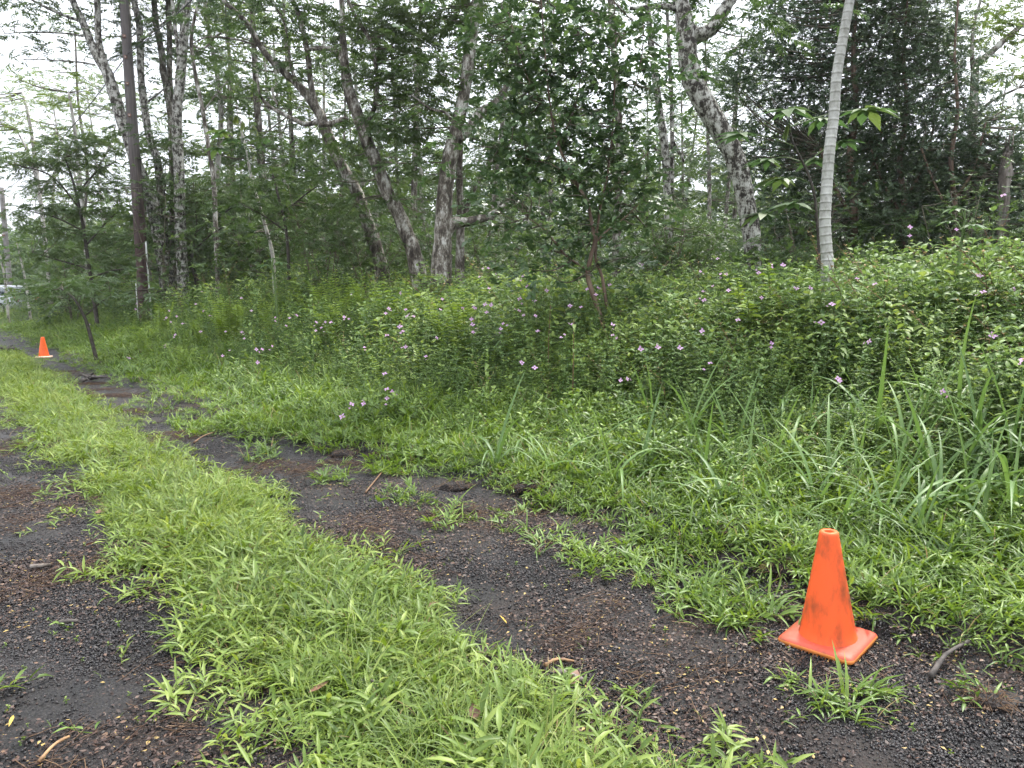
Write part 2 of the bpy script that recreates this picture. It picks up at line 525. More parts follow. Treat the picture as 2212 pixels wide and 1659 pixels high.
def herb(h, pairs, l, w, branch=0, lean=0.1, fine=True):
    """upright leafy weed with opposite leaves; material 0 leaf, 1 stem"""
    g = Geo()
    def axis(p0, d, hh, npair, sz):
        d = np.asarray(d, float); d /= np.linalg.norm(d)
        side = np.array([U(-1, 1), U(-1, 1), 0]) * lean
        P = np.array([p0 + d * hh * q + side * hh * q * q for q in np.linspace(0, 1, 5)])
        tube(g, P, np.linspace(0.0032, 0.0012, 5) * (0.6 + sz * 0.6), 3, 0.5, 1, cap=False)
        a0 = U(0, 6.28)
        for k in range(npair):
            q = 0.15 + 0.85 * (k + 0.7) / npair
            p = p0 + d * hh * q + side * hh * q * q
            a = a0 + k * 1.57
            top = q > 0.85
            for sgn in (0, math.pi):
                e = U(0.0, 0.7) if not top else U(0.6, 1.6)
                dd = (math.cos(a + sgn), math.sin(a + sgn), e)
                tp = (leaf8 if fine else leaf2)(l * sz * U(0.7, 1.15) * (0.75 if top else 1), w * sz * U(0.8, 1.15), 0.2, U(0.15, 0.6), (0.82 if top else 0.30 + 0.25 * q) + U(-0.2, 0.2))
                place(g, tp, p, dirR(dd, U(-0.5, 0.5)), mi=0)
        return P
    P = axis(np.zeros(3), (U(-lean, lean), U(-lean, lean), 1), h, pairs, 1.0)
    for k in range(branch):
        q = int(U(1, 4))
        a = U(0, 6.28)
        axis(P[q], (math.cos(a) * 0.7, math.sin(a) * 0.7, 0.8), h * U(0.3, 0.55), max(3, pairs // 2), 0.8)
    return g

def frond(L, pairs, pl, curve, w=None, taper=True, mi=0):
    """fern frond rising from the origin and arching to +x, two rows of pinnae"""
    g = Geo()
    P = []
    x = z = 0.0
    n = pairs
    for k in range(n + 1):
        q = k / n
        ang = 0.15 + curve * q * q
        P.append((x, 0, z))
        x += math.sin(ang) * L / n; z += math.cos(ang) * L / n
    P = np.array(P)
    tube(g, P[::2] if len(P) > 12 else P, 0.0025, 3, 0.3, 0, cap=False)
    T = np.gradient(P, axis=0)
    for k in range(2, n + 1):
        q = k / n
        s = math.sin(math.pi * min(1, 0.12 + 0.86 * q)) ** 0.6 if taper else 1
        t = T[k] / np.linalg.norm(T[k])
        for sd in (-1, 1):
            d = np.array([0, sd, 0]) + t * 0.35 + np.array([t[2], 0, -t[0]]) * U(-0.25, 0.1)
            place(g, leaf2(pl * s * U(0.85, 1.1), (w or L / n * 0.9), 0.1, U(0.0, 0.25), 0.5 + U(-0.15, 0.15)), P[k], dirR(d, U(-0.3, 0.3)))
    return g

def feather(L, pairs, pl, pw, droop=0.25):
    """twice-pinnate leaf along +x: every pinna one narrow folded face"""
    g = Geo()
    for k in range(pairs):
        q = 0.18 + 0.82 * (k + 0.5) / pairs
        s = 0.6 + 0.4 * math.sin(math.pi * q)
        p = (q * L, 0, -droop * L * q * q)
        for sd in (-1, 1):
            a = sd * U(0.85, 1.25)
            d = (math.cos(a), math.sin(a), U(-0.35, 0.1))
            place(g, leaf2(pl * s * U(0.8, 1.1), pw * U(0.8, 1.2), 0.1, U(0.05, 0.35), 0.5 + U(-0.15, 0.15)), p, dirR(d, U(-0.3, 0.3)))
    V = [(0, -0.003, 0), (0, 0.003, 0), (L, 0, -droop * L)]
    g.add(V, [np.array([(0, 1, 2)])], 0.3)
    return g

def twig(n, l, w, L, fine=False, whorl=False):
    """leafy twig along +x"""
    g = Geo()
    g.add([(0, -0.002, 0), (0, 0.002, 0), (L, 0, 0)], [np.array([(0, 1, 2)])], 0.2)
    for k in range(n):
        q = 0.2 + 0.8 * (k + 0.5) / n
        a = (1 if k % 2 else -1) * U(0.4, 1.1) * (1 if q < 0.9 else 0.4)
        d = (math.cos(a), math.sin(a), U(-0.35, 0.55))
        place(g, (leaf8 if fine else leaf2)(l * U(0.7, 1.15), w * U(0.8, 1.15), 0.18, U(0.0, 0.35), 0.5 + U(-0.25, 0.25)), (q * L, 0, 0), dirR(d, U(-0.6, 0.6)))
    return g

SPRAY = {
    'albizia': [feather(0.34, 8, 0.13, 0.034, U(0.1, 0.5)) for _ in range(5)],
    'glossy': [twig(8, 0.085, 0.048, 0.2, True) for _ in range(5)],
    'thicket': [twig(14, 0.055, 0.028, 0.24) for _ in range(5)],
    'under': [twig(10, 0.10, 0.045, 0.26) for _ in range(5)],
    'palmate': [],
}
for _ in range(4):                                # umbrella-like leaf of nine drooping lobes
    g = Geo()
    for k in range(9):
        a = k / 9 * 6.28 + U(-0.1, 0.1)
        place(g, leaf8(0.26 * U(0.85, 1.1), 0.075, 0.12, U(0.2, 0.5), 0.5 + U(-0.15, 0.15)), (0.3, 0, 0), dirR((math.cos(a), math.sin(a), U(-0.1, 0.2)), 0))
    g.add([(0, -0.006, 0), (0, 0.006, 0), (0.3, 0, 0)], [np.array([(0, 1, 2)])], 0.3)
    SPRAY['palmate'].append(g)

# ------------------------------------------------------------------ countless stuff: points that carry small plant meshes
def stuff(name, label, pts, rots, scl, idx, meshes, cat=None):
    me = bpy.data.meshes.new(name)
    me.vertices.add(len(pts))
    me.vertices.foreach_set("co", np.asarray(pts, np.float32).ravel())
    a = me.attributes.new("rot", 'FLOAT_VECTOR', 'POINT'); a.data.foreach_set("vector", np.asarray(rots, np.float32).ravel())
    a = me.attributes.new("scl", 'FLOAT', 'POINT'); a.data.foreach_set("value", np.asarray(scl, np.float32))
    a = me.attributes.new("idx", 'INT', 'POINT'); a.data.foreach_set("value", np.asarray(idx, np.int32))
    o = obj(name, me)
    tag(o, label, cat, None, 'stuff')
    ng = bpy.data.node_groups.new(name + "_nodes", 'GeometryNodeTree')
    ng.interface.new_socket("Geometry", in_out='INPUT', socket_type='NodeSocketGeometry')
    ng.interface.new_socket("Geometry", in_out='OUTPUT', socket_type='NodeSocketGeometry')
    gi, go = ng.nodes.new("NodeGroupInput"), ng.nodes.new("NodeGroupOutput")
    iop = ng.nodes.new("GeometryNodeInstanceOnPoints")
    join = ng.nodes.new("GeometryNodeJoinGeometry")
    for m in reversed(meshes):                   # the join lists its last link first
        src = bpy.data.objects.new(name + "_piece", m)
        oi = ng.nodes.new("GeometryNodeObjectInfo"); oi.inputs['Object'].default_value = src
        g2 = ng.nodes.new("GeometryNodeGeometryToInstance")
        ng.links.new(oi.outputs['Geometry'], g2.inputs[0]); ng.links.new(g2.outputs[0], join.inputs[0])
    for nm, dt, sock in (("rot", 'FLOAT_VECTOR', 'Rotation'), ("scl", 'FLOAT', 'Scale'), ("idx", 'INT', 'Instance Index')):
        na = ng.nodes.new("GeometryNodeInputNamedAttribute"); na.data_type = dt; na.inputs[0].default_value = nm
        ng.links.new(na.outputs[0], iop.inputs[sock])
    iop.inputs['Pick Instance'].default_value = True
    ng.links.new(gi.outputs[0], iop.inputs['Points'])
    ng.links.new(join.outputs[0], iop.inputs['Instance'])
    ng.links.new(iop.outputs[0], go.inputs[0])
    md = o.modifiers.new("scatter", 'NODES'); md.node_group = ng
    return o

def sample(n, xr, yr, dens_fn, margin=250, zup=1.0, extra=()):
    """random ground points the camera (or one a step aside) could see; dens_fn gives 0..1; extra boxes add density"""
    bx = [(n, xr, yr)] + list(extra)
    x = np.concatenate([rng.uniform(q[1][0], q[1][1], q[0]) for q in bx])
    y = np.concatenate([rng.uniform(q[2][0], q[2][1], q[0]) for q in bx])
    n = len(x)
    z = terrain(x, y)
    px, py, dep = project(x, y, z)
    _, pt, _ = project(x, y, z + zup)
    ok = (dep > 0.3) & (px > -margin) & (px < 2212 + margin) & (pt < 1659 + margin)
    ok &= rng.random(n) < dens_fn(x, y)
    return x[ok], y[ok], z[ok]

def rots_up(n, tilt=0.15):
    return np.stack([rng.normal(0, tilt, n), rng.normal(0, tilt, n), rng.uniform(0, 6.283, n)], 1)

#==STRUCTURE==
# ------------------------------------------------------------------ ground and drive
def sheet(name, xs, ys, zf, material):
    X, Y = np.meshgrid(xs, ys, indexing='ij')
    Z = zf(X, Y)
    nx, ny = X.shape
    i, j = np.meshgrid(np.arange(nx - 1), np.arange(ny - 1), indexing='ij')
    F = np.stack([i * ny + j, (i + 1) * ny + j, (i + 1) * ny + j + 1, i * ny + j + 1], -1).reshape(-1, 4)
    g = Geo().add(np.stack([X, Y, Z], -1).reshape(-1, 3), [F])
    return obj(name, to_mesh(g, name, material, smooth_shade=True))

def soil_material(name, litter_bias, wet=0.55):
    m, nt, b = mat(name)
    tc = N(nt, "ShaderNodeTexCoord")
    n1 = N(nt, "ShaderNodeTexNoise", Scale=1.6, Detail=5.0, Roughness=0.6)
    n2 = N(nt, "ShaderNodeTexNoise", Scale=55.0, Detail=4.0, Roughness=0.7)
    vo = N(nt, "ShaderNodeTexVoronoi", Scale=75.0)
    for n in (n1, n2, vo):
        nt.links.new(tc.outputs['Object'], n.inputs['Vector'])
    c1 = ramp(nt, n2.outputs[0], [(0.3, (0.0035, 0.0033, 0.0036)), (0.55, (0.0088, 0.0082, 0.0088)), (0.75, (0.020, 0.018, 0.019))])
    c2 = ramp(nt, n2.outputs[0], [(0.3, (0.007, 0.0045, 0.0038)), (0.55, (0.019, 0.0115, 0.0088)), (0.75, (0.044, 0.027, 0.019))])
    f = ramp(nt, n1.outputs[0], [(litter_bias, (0, 0, 0)), (litter_bias + 0.16, (0.75, 0.75, 0.75))])
    mx = N(nt, "ShaderNodeMix", data_type='RGBA')
    nt.links.new(f, mx.inputs['Factor']); nt.links.new(c1, mx.inputs[6]); nt.links.new(c2, mx.inputs[7])
    nt.links.new(mx.outputs[2], b.inputs['Base Color'])
    b.inputs['Roughness'].default_value = wet
    b.inputs['Specular IOR Level'].default_value = 0.35
    ad = N(nt, "ShaderNodeMath", operation='ADD')
    nt.links.new(vo.outputs['Distance'], ad.inputs[0]); nt.links.new(n2.outputs[0], ad.inputs[1])
    bp = N(nt, "ShaderNodeBump", Strength=0.9, Distance=0.012)
    nt.links.new(ad.outputs[0], bp.inputs['Height']); nt.links.new(bp.outputs[0], b.inputs['Normal'])
    return m

M['soil'] = soil_material('dark_soil', 0.42, 0.7)
M['cinder'] = soil_material('black_cinder', 0.44, 0.6)
gx = np.concatenate([np.linspace(-900, -70, 14), np.linspace(-60, -16, 45), np.arange(-15.5, 12, 0.16), np.linspace(12.5, 50, 30), np.linspace(60, 900, 14)])
gy = np.concatenate([np.linspace(-60, -4, 8), np.linspace(-3, 1, 9), np.arange(1.15, 14, 0.16), np.linspace(14.5, 60, 70), np.linspace(70, 1500, 20)])
ground = sheet('ground', gx, gy, lambda x, y: terrain(x, y) - 0.012, M['soil'])
tag(ground, 'dark volcanic soil under the drive, bank and forest', None, None, 'structure')

def drive_sheet():
    ts = np.concatenate([np.arange(-3, 9, 0.08), np.arange(9, 46, 0.4)])
    qs = np.linspace(0, 1, 34)
    T, Q = np.meshgrid(ts, qs, indexing='ij')
    S = left_s(T) - 0.35 + Q * (verge_s(T) + 0.04 - left_s(T) + 0.35)
    X, Y = S * NX + T * TX, S * NY + T * TY
    Z = terrain(X, Y) - 0.004 + 0.006 * noise(X, Y, 6) * (Y < 12)
    Z = np.maximum(Z, terrain(X, Y) - 0.009)
    a, b_ = X.shape
    i, j = np.meshgrid(np.arange(a - 1), np.arange(b_ - 1), indexing='ij')
    F = np.stack([i * b_ + j, i * b_ + j + 1, (i + 1) * b_ + j + 1, (i + 1) * b_ + j], -1).reshape(-1, 4)
    g = Geo().add(np.stack([X, Y, Z], -1).reshape(-1, 3), [F[:, ::-1]])
    return obj('driveway', to_mesh(g, 'driveway', M['cinder'], smooth_shade=True))
tag(drive_sheet(), 'black cinder drive of two wheel tracks with grass between', None, None, 'structure')

# ------------------------------------------------------------------ gravel, litter and seedlings on the tracks
def track_mask(x, y, soft=0.05):
    s, t = st(x, y)
    a = (s > left_s(t) - 0.1) & (s < strip_l(t) + soft)
    b = (s > strip_r(t) - soft) & (s < verge_s(t) + 0.15)
    return a | b

def stone_geo():
    t = (1 + 5 ** 0.5) / 2
    V = np.array([(-1, t, 0), (1, t, 0), (-1, -t, 0), (1, -t, 0), (0, -1, t), (0, 1, t), (0, -1, -t), (0, 1, -t), (t, 0, -1), (t, 0, 1), (-t, 0, -1), (-t, 0, 1)]) / 1.9
    F = np.array([(0, 11, 5), (0, 5, 1), (0, 1, 7), (0, 7, 10), (0, 10, 11), (1, 5, 9), (5, 11, 4), (11, 10, 2), (10, 7, 6), (7, 1, 8), (3, 9, 4), (3, 4, 2), (3, 2, 6), (3, 6, 8), (3, 8, 9), (4, 9, 5), (2, 4, 11), (6, 2, 10), (8, 6, 7), (9, 8, 1)])
    V = V * rng.uniform(0.6, 1.25, (12, 1)) * np.array([1, 0.8, 0.65])
    return Geo().add(V, [F])

def patch(temps, n, r_, s0, s1, material, name, flat=False, dirz=None, pw=2.5):
    """a hand-sized patch of n small loose pieces"""
    a, q = rng.uniform(0, 6.28, n), np.sqrt(rng.random(n)) * r_
    pos = np.stack([q * np.cos(a), q * np.sin(a), rng.uniform(0, 0.004, n)], 1)
    if flat:
        az = rng.uniform(0, 6.28, n) if dirz is None else rng.normal(dirz, 0.6, n)
        d = np.stack([np.cos(az), np.sin(az), rng.normal(0, 0.22, n)], 1)
    else:
        d = rng.normal(size=(n, 3))
    g = Geo()
    scatter(g, temps, pos, frames(d, rng.normal(0, 0.5, n) if flat else rng.uniform(0, 6.28, n)), s0 + (s1 - s0) * rng.random(n) ** (pw if flat else 4.0), rng.random(n))
    return to_mesh(g, name, material)

M['stone'] = tint_mat('cinder_stone', [(0.0, (0.004, 0.0035, 0.004)), (0.5, (0.010, 0.0086, 0.0095)), (0.82, (0.021, 0.018, 0.019)), (0.92, (0.040, 0.021, 0.016)), (1.0, (0.065, 0.058, 0.055))], 0.5, 0.45)
M['flake'] = tint_mat('litter_flake', [(0.0, (0.022, 0.011, 0.007)), (0.5, (0.036, 0.019, 0.014)), (0.82, (0.075, 0.040, 0.027)), (0.955, (0.15, 0.09, 0.055)), (0.992, (0.32, 0.23, 0.06)), (1.0, (0.42, 0.30, 0.05))], 0.55, 0.4)
M['needle'] = tint_mat('litter_twig', [(0.0, (0.018, 0.010, 0.008)), (0.6, (0.05, 0.025, 0.016)), (1.0, (0.16, 0.10, 0.055))], 0.65, 0.3)
stone_t = [stone_geo() for _ in range(6)]
stones = [patch(stone_t, 130, 0.09, 0.0012, 0.0085, M['stone'], 'stone_patch') for _ in range(6)]
def gravel_d(x, y):
    return track_mask(x, y, 0.03) * np.clip(1.3 - y / 8, 0.15, 1) * np.where(noise(x, y, 1.7) > 0.0, 1.0, 0.25)
x, y, z = sample(26000, (-7.5, 2.6), (1.3, 8.5), gravel_d, 120, 0.0)
n = len(x)
stuff('gravel', 'loose black cinder gravel covering the wheel tracks', np.stack([x, y, z - 0.003], 1), np.stack([0 * x, 0 * x, rng.uniform(0, 6.28, n)], 1), rng.uniform(0.8, 1.25, n), rng.integers(0, 6, n), stones)

flake_t = [leaf2(1.0, U(0.3, 0.6), U(-0.2, 0.3), U(-0.2, 0.3)) for _ in range(4)]
flakes = [patch(flake_t, 26, 0.10, 0.005, 0.021, M['flake'], 'flake_patch', True, None, 2.0) for _ in range(6)]
def drift(x, y):
    """rain has washed the litter into bands across each track"""
    s, t = st(x, y)
    q = t + 0.35 * s + 0.12 * np.sin(s * 5)
    return np.sin(q * 3.3 + 0.9) * 0.6 + np.sin(q * 7.1 + 2) * 0.35 + 0.5 * noise(x, y, 1.3)
def litter_d(x, y):
    return track_mask(x, y, 0.12) * np.clip(0.34 + 0.55 * drift(x, y), 0.10, 1.0) * np.clip(1.3 - y / 14, 0.25, 1)
x, y, z = sample(17000, (-10.5, 2.6), (1.3, 13), litter_d, 120, 0.0, [(9000, (-4, 2.4), (1.3, 5))])
n = len(x)
stuff('leaf_litter', 'tiny brown and yellow leaf litter strewn over the tracks', np.stack([x, y, z + 0.007], 1), np.stack([0 * x, 0 * x, rng.uniform(0, 6.28, n)], 1), rng.uniform(0.8, 1.2, n), rng.integers(0, 6, n), flakes)

def needle_geo():
    P = np.array([(q, 0.06 * math.sin(q * U(2, 5)), 0.02 * math.sin(q * 4)) for q in np.linspace(-0.5, 0.5, 5)])
    return tube(Geo(), P, 0.014, 3, cap=False)
needles = [patch([needle_geo() for _ in range(5)], 34, 0.13, 0.03, 0.12, M['needle'], 'needle_patch', True, 0.25) for _ in range(5)]
x, y, z = sample(15000, (-10.5, 2.6), (1.3, 13), lambda x, y: track_mask(x, y, 0.1) * np.clip(-0.02 + 0.75 * drift(x, y), 0.02, 1.0), 120, 0.0)
n = len(x)
stuff('twig_litter', 'fine reddish brown leaf stalks washed into bands across the tracks', np.stack([x, y, z + 0.009], 1), np.stack([0 * x, 0 * x, rng.normal(0, 0.4, n)], 1), rng.uniform(0.8, 1.2, n), rng.integers(0, 5, n), needles)

# ------------------------------------------------------------------ grass between the tracks and on the verge
def strip_d(x, y):
    s, t = st(x, y)
    a, b = strip_l(t), strip_r(t)
    e = np.minimum(s - a, b - s)
    ragged = 0.10 * noise(x, y, 4.0) + 0.07 * noise(y, x, 9.0)
    d = np.maximum(smooth(e + ragged, -0.10, 0.12), 0.22 * smooth(e + 2.2 * ragged, -0.26, 0.05)) * (0.88 + 0.12 * (noise(x, y, 2) > 0))
    return np.where((s > a - 0.3) & (s < b + 0.3), d, 0)

def near(y, a, b, lo):
    return np.interp(y, [a, b], [1.0, lo])

M['dry'] = leaf_mat('dry_blade_straw', (0.14, 0.09, 0.04), (0.27, 0.20, 0.10), (0.42, 0.34, 0.18), rough=0.7, trans=0.25, spec=0.2)
M['seedstalk'] = leaf_mat('seed_stalk_green', (0.16, 0.20, 0.06), (0.25, 0.28, 0.09), (0.34, 0.34, 0.13), rough=0.6, trans=0.2, spec=0.2)
tuft_meshes = [to_mesh(grass_tuft(10, 0.17, 0.005, 1.0, 0.42, 0.03), 'tuft', M['strip']) for _ in range(3)] + \
              [to_mesh(grass_tuft(9, 0.105, 0.0125, 1.1, 0.7, 0.03), 'tuft', M['strip']) for _ in range(3)] + \
              [to_mesh(runner(8, 0.082, 0.016), 'runner', M['strip']) for _ in range(3)] + \
              [to_mesh(grass_tuft(4, 0.12, 0.004, 1.0, 0.6, 0.03), 'dry_tuft', M['dry'])] + [to_mesh(grass_tuft(3, 0.26, 0.0028, 0.5, 0.3, 0.02), 'seed_stalk', M['seedstalk'])]
x, y, z = sample(110000, (-13, 1.6), (1.2, 18), lambda x, y: strip_d(x, y) * near(y, 4, 16, 0.38), 200, 0.1, [(22000, (-4.5, 1.6), (1.2, 5))])
n = len(x)
s_, t_ = st(x, y)
edge = np.minimum(s_ - strip_l(t_), strip_r(t_) - s_)
idx = np.where(rng.random(n) < np.where(edge < 0.0, 0.85, np.where(edge < 0.10, 0.5, 0.20)), rng.integers(6, 9, n), np.where(rng.random(n) < 0.50 + 0.3 * noise(x, y, 1.7), rng.integers(0, 3, n), rng.integers(3, 6, n)))
q = rng.random(n); idx = np.where(q < 0.08, 9, np.where((q > 0.945) & (edge > 0.05), 10, idx))
stuff('strip_grass', 'bright green grass strip growing between the two wheel tracks', np.stack([x, y, z - 0.004], 1), rots_up(n, 0.18),
      (0.55 + 0.65 * rng.random(n)) * (0.75 + 0.35 * smooth(edge, -0.05, 0.3)) * (1.0 + 0.22 * noise(x, y, 2.4)) * np.interp(y, [3, 16], [1, 1.35]), idx, tuft_meshes)

verge_meshes = [to_mesh(grass_tuft(8, 0.24, 0.014, 1.2, 0.5, 0.04), 'tuft', M['verge']) for _ in range(3)] + \
               [to_mesh(runner(8, 0.10, 0.020), 'runner', M['verge']) for _ in range(3)] + \
               [to_mesh(grass_tuft(6, 0.36, 0.018, 1.3, 0.38, 0.04), 'tuft', M['verge']) for _ in range(2)] + \
               [to_mesh(herb(0.22, 5, 0.055, 0.024, 1, 0.3), 'herb', [M['verge'], M['stem']]) for _ in range(3)] + \
               [to_mesh(grass_tuft(4, 0.20, 0.007, 1.2, 0.6, 0.03), 'dry_tuft', M['dry'])]
def verge_d(x, y):
    s, t = st(x, y)
    b = s - verge_s(t)
    rag = 0.20 * noise(x, y, 2.6) + 0.10 * noise(x, y, 7.0)
    lo = np.maximum(smooth(b + rag, -0.14, 0.22), 0.34 * smooth(b + 2.4 * rag, -0.35, 0.25))
    ppx, ppy, _ = project(x, y, 0.03 + 0 * x)
    for cx_, cy_, rx_, dn_ in ((1560, 1290, 170, 0.8), (1420, 1225, 110, 0.65), (1290, 1195, 90, 0.6), (1480, 1340, 60, 0.3), (1200, 1160, 70, 0.4), (720, 1020, 60, 0.35), (560, 975, 50, 0.4), (400, 905, 50, 0.5), (1830, 1500, 120, 0.8), (1720, 1455, 60, 0.5), (980, 1120, 80, 0.35), (1110, 1115, 70, 0.4), (870, 1065, 60, 0.4), (1950, 1560, 60, 0.4), (1640, 1370, 60, 0.25)):
        lo = np.maximum(lo, dn_ * smooth(1 - np.hypot((ppx - cx_) / rx_, (ppy - cy_) / (rx_ * 0.45)), 0.0, 0.6))
    wide = 0.3 * smooth(t, 10, 20)
    return np.where((b > -0.75) & (b < 4.2 + wide), lo * (1 - 0.72 * smooth(b, 1.9 + wide, 3.2 + wide)), 0)
x, y, z = sample(120000, (-24, 4.5), (1.6, 30), lambda x, y: verge_d(x, y) * near(y, 4, 26, 0.3), 220, 0.3, [(26000, (-4, 4.5), (1.7, 7.5))])
n = len(x)
s_, t_ = st(x, y); b_ = s_ - verge_s(t_)
r = rng.random(n)
idx = np.where(b_ < 0.25 + 0.5 * rng.random(n), np.where(r < 0.72, rng.integers(3, 6, n), rng.integers(0, 3, n)),
      np.where(r < 0.42, rng.integers(0, 3, n), np.where(r < 0.57, rng.integers(3, 6, n), np.where(r < 0.93, rng.integers(6, 8, n), rng.integers(8, 11, n)))))
idx = np.where(rng.random(n) < 0.045, 11, idx)
stuff('verge_grass', 'unmown grass and creeping runners along the edge of the drive', np.stack([x, y, z - 0.005], 1), rots_up(n, 0.2),
      (0.6 + 0.55 * rng.random(n)) * (0.68 + 0.52 * smooth(b_, 0.1, 1.3)) * (1 + 0.2 * noise(x, y, 1.8)) * np.interp(y, [3, 20], [1, 1.4]), idx, verge_meshes)

def left_d(x, y):
    s, t = st(x, y)
    return np.where((s < left_s(t) + 0.12) & (s > -2.5), smooth(left_s(t) - s + 0.12 * noise(x, y, 4), -0.05, 0.15), 0) * 0.6
x, y, z = sample(30000, (-16, 0.2), (1.0, 16), lambda x, y: left_d(x, y) * near(y, 4, 16, 0.3), 250, 0.1)
n = len(x)
stuff('roadside_grass', 'grass tips reaching in over the far side of the wheel track', np.stack([x, y, z - 0.004], 1), rots_up(n, 0.18), 0.7 + 0.5 * rng.random(n), rng.integers(0, 9, n), tuft_meshes)

seed_meshes = [to_mesh(herb(0.02, 2, 0.014, 0.008, 0, 0.1, False), 'seedling', [M['strip'], M['stem']]) for _ in range(3)] + [to_mesh(grass_tuft(3, 0.05, 0.004, 0.8, 0.4, 0.004), 'sprout', M['strip'])] + \
              [to_mesh(runner(5, 0.05, 0.013), 'runner', M['verge'])]
x, y, z = sample(16000, (-7, 2.6), (1.3, 9), lambda x, y: track_mask(x, y, 0.1) * np.clip(0.10 + 0.35 * noise(x - 5, y + 1, 1.4), 0.03, 0.5), 120, 0.0)
n = len(x)
stuff('seedlings', 'tiny green seedlings sprouting in the cinder tracks', np.stack([x, y, z - 0.001], 1), rots_up(n, 0.25), 0.5 + 0.7 * rng.random(n), rng.choice([0, 1, 2, 3, 4], n, p=[0.3, 0.25, 0.2, 0.15, 0.1]), seed_meshes)

# ------------------------------------------------------------------ the weedy bank
weed_near = [to_mesh(herb(0.85, 9, 0.085, 0.036, 2, 0.15), 'herb', [M['weed'], M['stem']]) for _ in range(4)] + \
            [to_mesh(herb(0.72, 7, 0.10, 0.036, 1, 0.2), 'herb', [M['weed_light'], M['stem']]) for _ in range(2)] + \
            [to_mesh(herb(0.80, 5, 0.15, 0.065, 1, 0.25), 'herb', [M['weed_light'], M['stem']])] + \
            [to_mesh(grass_tuft(7, 0.75, 0.020, 1.3, 0.3, 0.05), 'tuft', M['tallgrass']) for _ in range(3)] + \
            [to_mesh(herb(0.95, 12, 0.042, 0.020, 3, 0.25), 'herb', [M['weed_light'], M['stem']]) for _ in range(2)] + \
            [to_mesh(frond(0.85, 20, 0.08, 0.7), 'frond', M['fern'])] + \
            [to_mesh(herb(1.05, 3, 0.05, 0.02, 2, 0.35), 'dry_stem', [M['dry'], M['stem_red']])]
def weed_d(x, y):
    s, t = st(x, y)
    b = s - verge_s(t) + 0.0 * t
    return smooth(b + 0.35 * noise(x, y, 1.5), 0.9, 2.3) * np.where(noise(x + 9, y, 2.6) > -0.35, 1.0, 0.3) * near(y, 7, 34, 0.3)
x, y, z = sample(52000, (-34, 16), (2.4, 34), weed_d, 300, 1.0, [(22000, (-9, 9), (2.4, 13)), (9000, (0, 6), (2.6, 8))])
n = len(x)
ex, ey = rng.uniform(-31, -22, 1500), rng.uniform(30, 36.4, 1500)
x, y = np.concatenate([x, ex]), np.concatenate([y, ey]); z = terrain(x, y); n = len(x)
h = canopy(x, y); h[-1500:] = np.maximum(h[-1500:], 0.62)
q = rng.random(n); s_, t_ = st(x, y); b_ = s_ - verge_s(t_)
gr = np.interp(b_, [1, 3, 6], [0.36, 0.16, 0.06])
idx = np.where(rng.random(n) < np.clip(0.50 + 0.45 * noise(x, y, 0.8) - 0.35 * smooth(x, -1, 3), 0.10, 0.9), rng.integers(4, 7, n), rng.integers(0, 4, n))
idx = np.where(q < gr, rng.integers(7, 10, n), idx)
idx = np.where((q > 0.86) & (noise(x, y, 0.9) > -0.1), rng.integers(10, 12, n), idx)
idx = np.where((idx == 6) & (rng.random(n) < 0.55), 5, idx)
idx = np.where((q > 0.955) & (x < 1.5), 12, idx)
idx = np.where((q > 0.82) & (q < 0.835), 13, idx)
stuff('undergrowth', 'dense mass of low leafy weeds covering the bank', np.stack([x, y, z - 0.02], 1), rots_up(n, 0.16),
      np.clip(h / 0.85 * rng.uniform(0.58, 1.10, n) * (1 + 0.16 * noise(x + 9, y, 2.6)), 0.3, 1.5) * np.interp(y, [8, 30], [1, 1.25]), idx, weed_near)

#==OBJECTS==
# ------------------------------------------------------------------ traffic cones
def cone_material(name, col_a, dirt=0.5):
    m, nt, b = mat(name)
    tc = N(nt, "ShaderNodeTexCoord")
    n1 = N(nt, "ShaderNodeTexNoise", Scale=8.0, Detail=5.0, Roughness=0.6)
    mp = N(nt, "ShaderNodeMapping"); mp.inputs['Scale'].default_value = (1.3, 1.3, 0.55); mp.inputs['Rotation'].default_value = (0.3, 0.5, 0)
    nt.links.new(tc.outputs['Object'], mp.inputs[0]); nt.links.new(mp.outputs[0], n1.inputs['Vector'])
    n2 = N(nt, "ShaderNodeTexNoise", Scale=60.0, Detail=5.0)
    nt.links.new(tc.outputs['Object'], n2.inputs['Vector'])
    f1 = ramp(nt, n1.outputs[0], [(0.44, (0, 0, 0)), (0.64, (dirt, dirt, dirt))])
    f2 = ramp(nt, n2.outputs[0], [(0.35, (0.75,) * 3), (0.65, (1,) * 3)])
    ml = N(nt, "ShaderNodeMath", operation='MULTIPLY')
    nt.links.new(f1, ml.inputs[0]); nt.links.new(f2, ml.inputs[1])
    mx = N(nt, "ShaderNodeMix", data_type='RGBA')
    mx.inputs[6].default_value = (*col_a, 1); mx.inputs[7].default_value = (0.14, 0.045, 0.015, 1)
    nt.links.new(ml.outputs[0], mx.inputs['Factor'])
    nt.links.new(mx.outputs[2], b.inputs['Base Color'])
    b.inputs['Roughness'].default_value = 0.55
    b.inputs['Specular IOR Level'].default_value = 0.35
    bp = N(nt, "ShaderNodeBump", Strength=0.12, Distance=0.003)
    nt.links.new(n2.outputs[0], bp.inputs['Height']); nt.links.new(bp.outputs[0], b.inputs['Normal'])
    return m

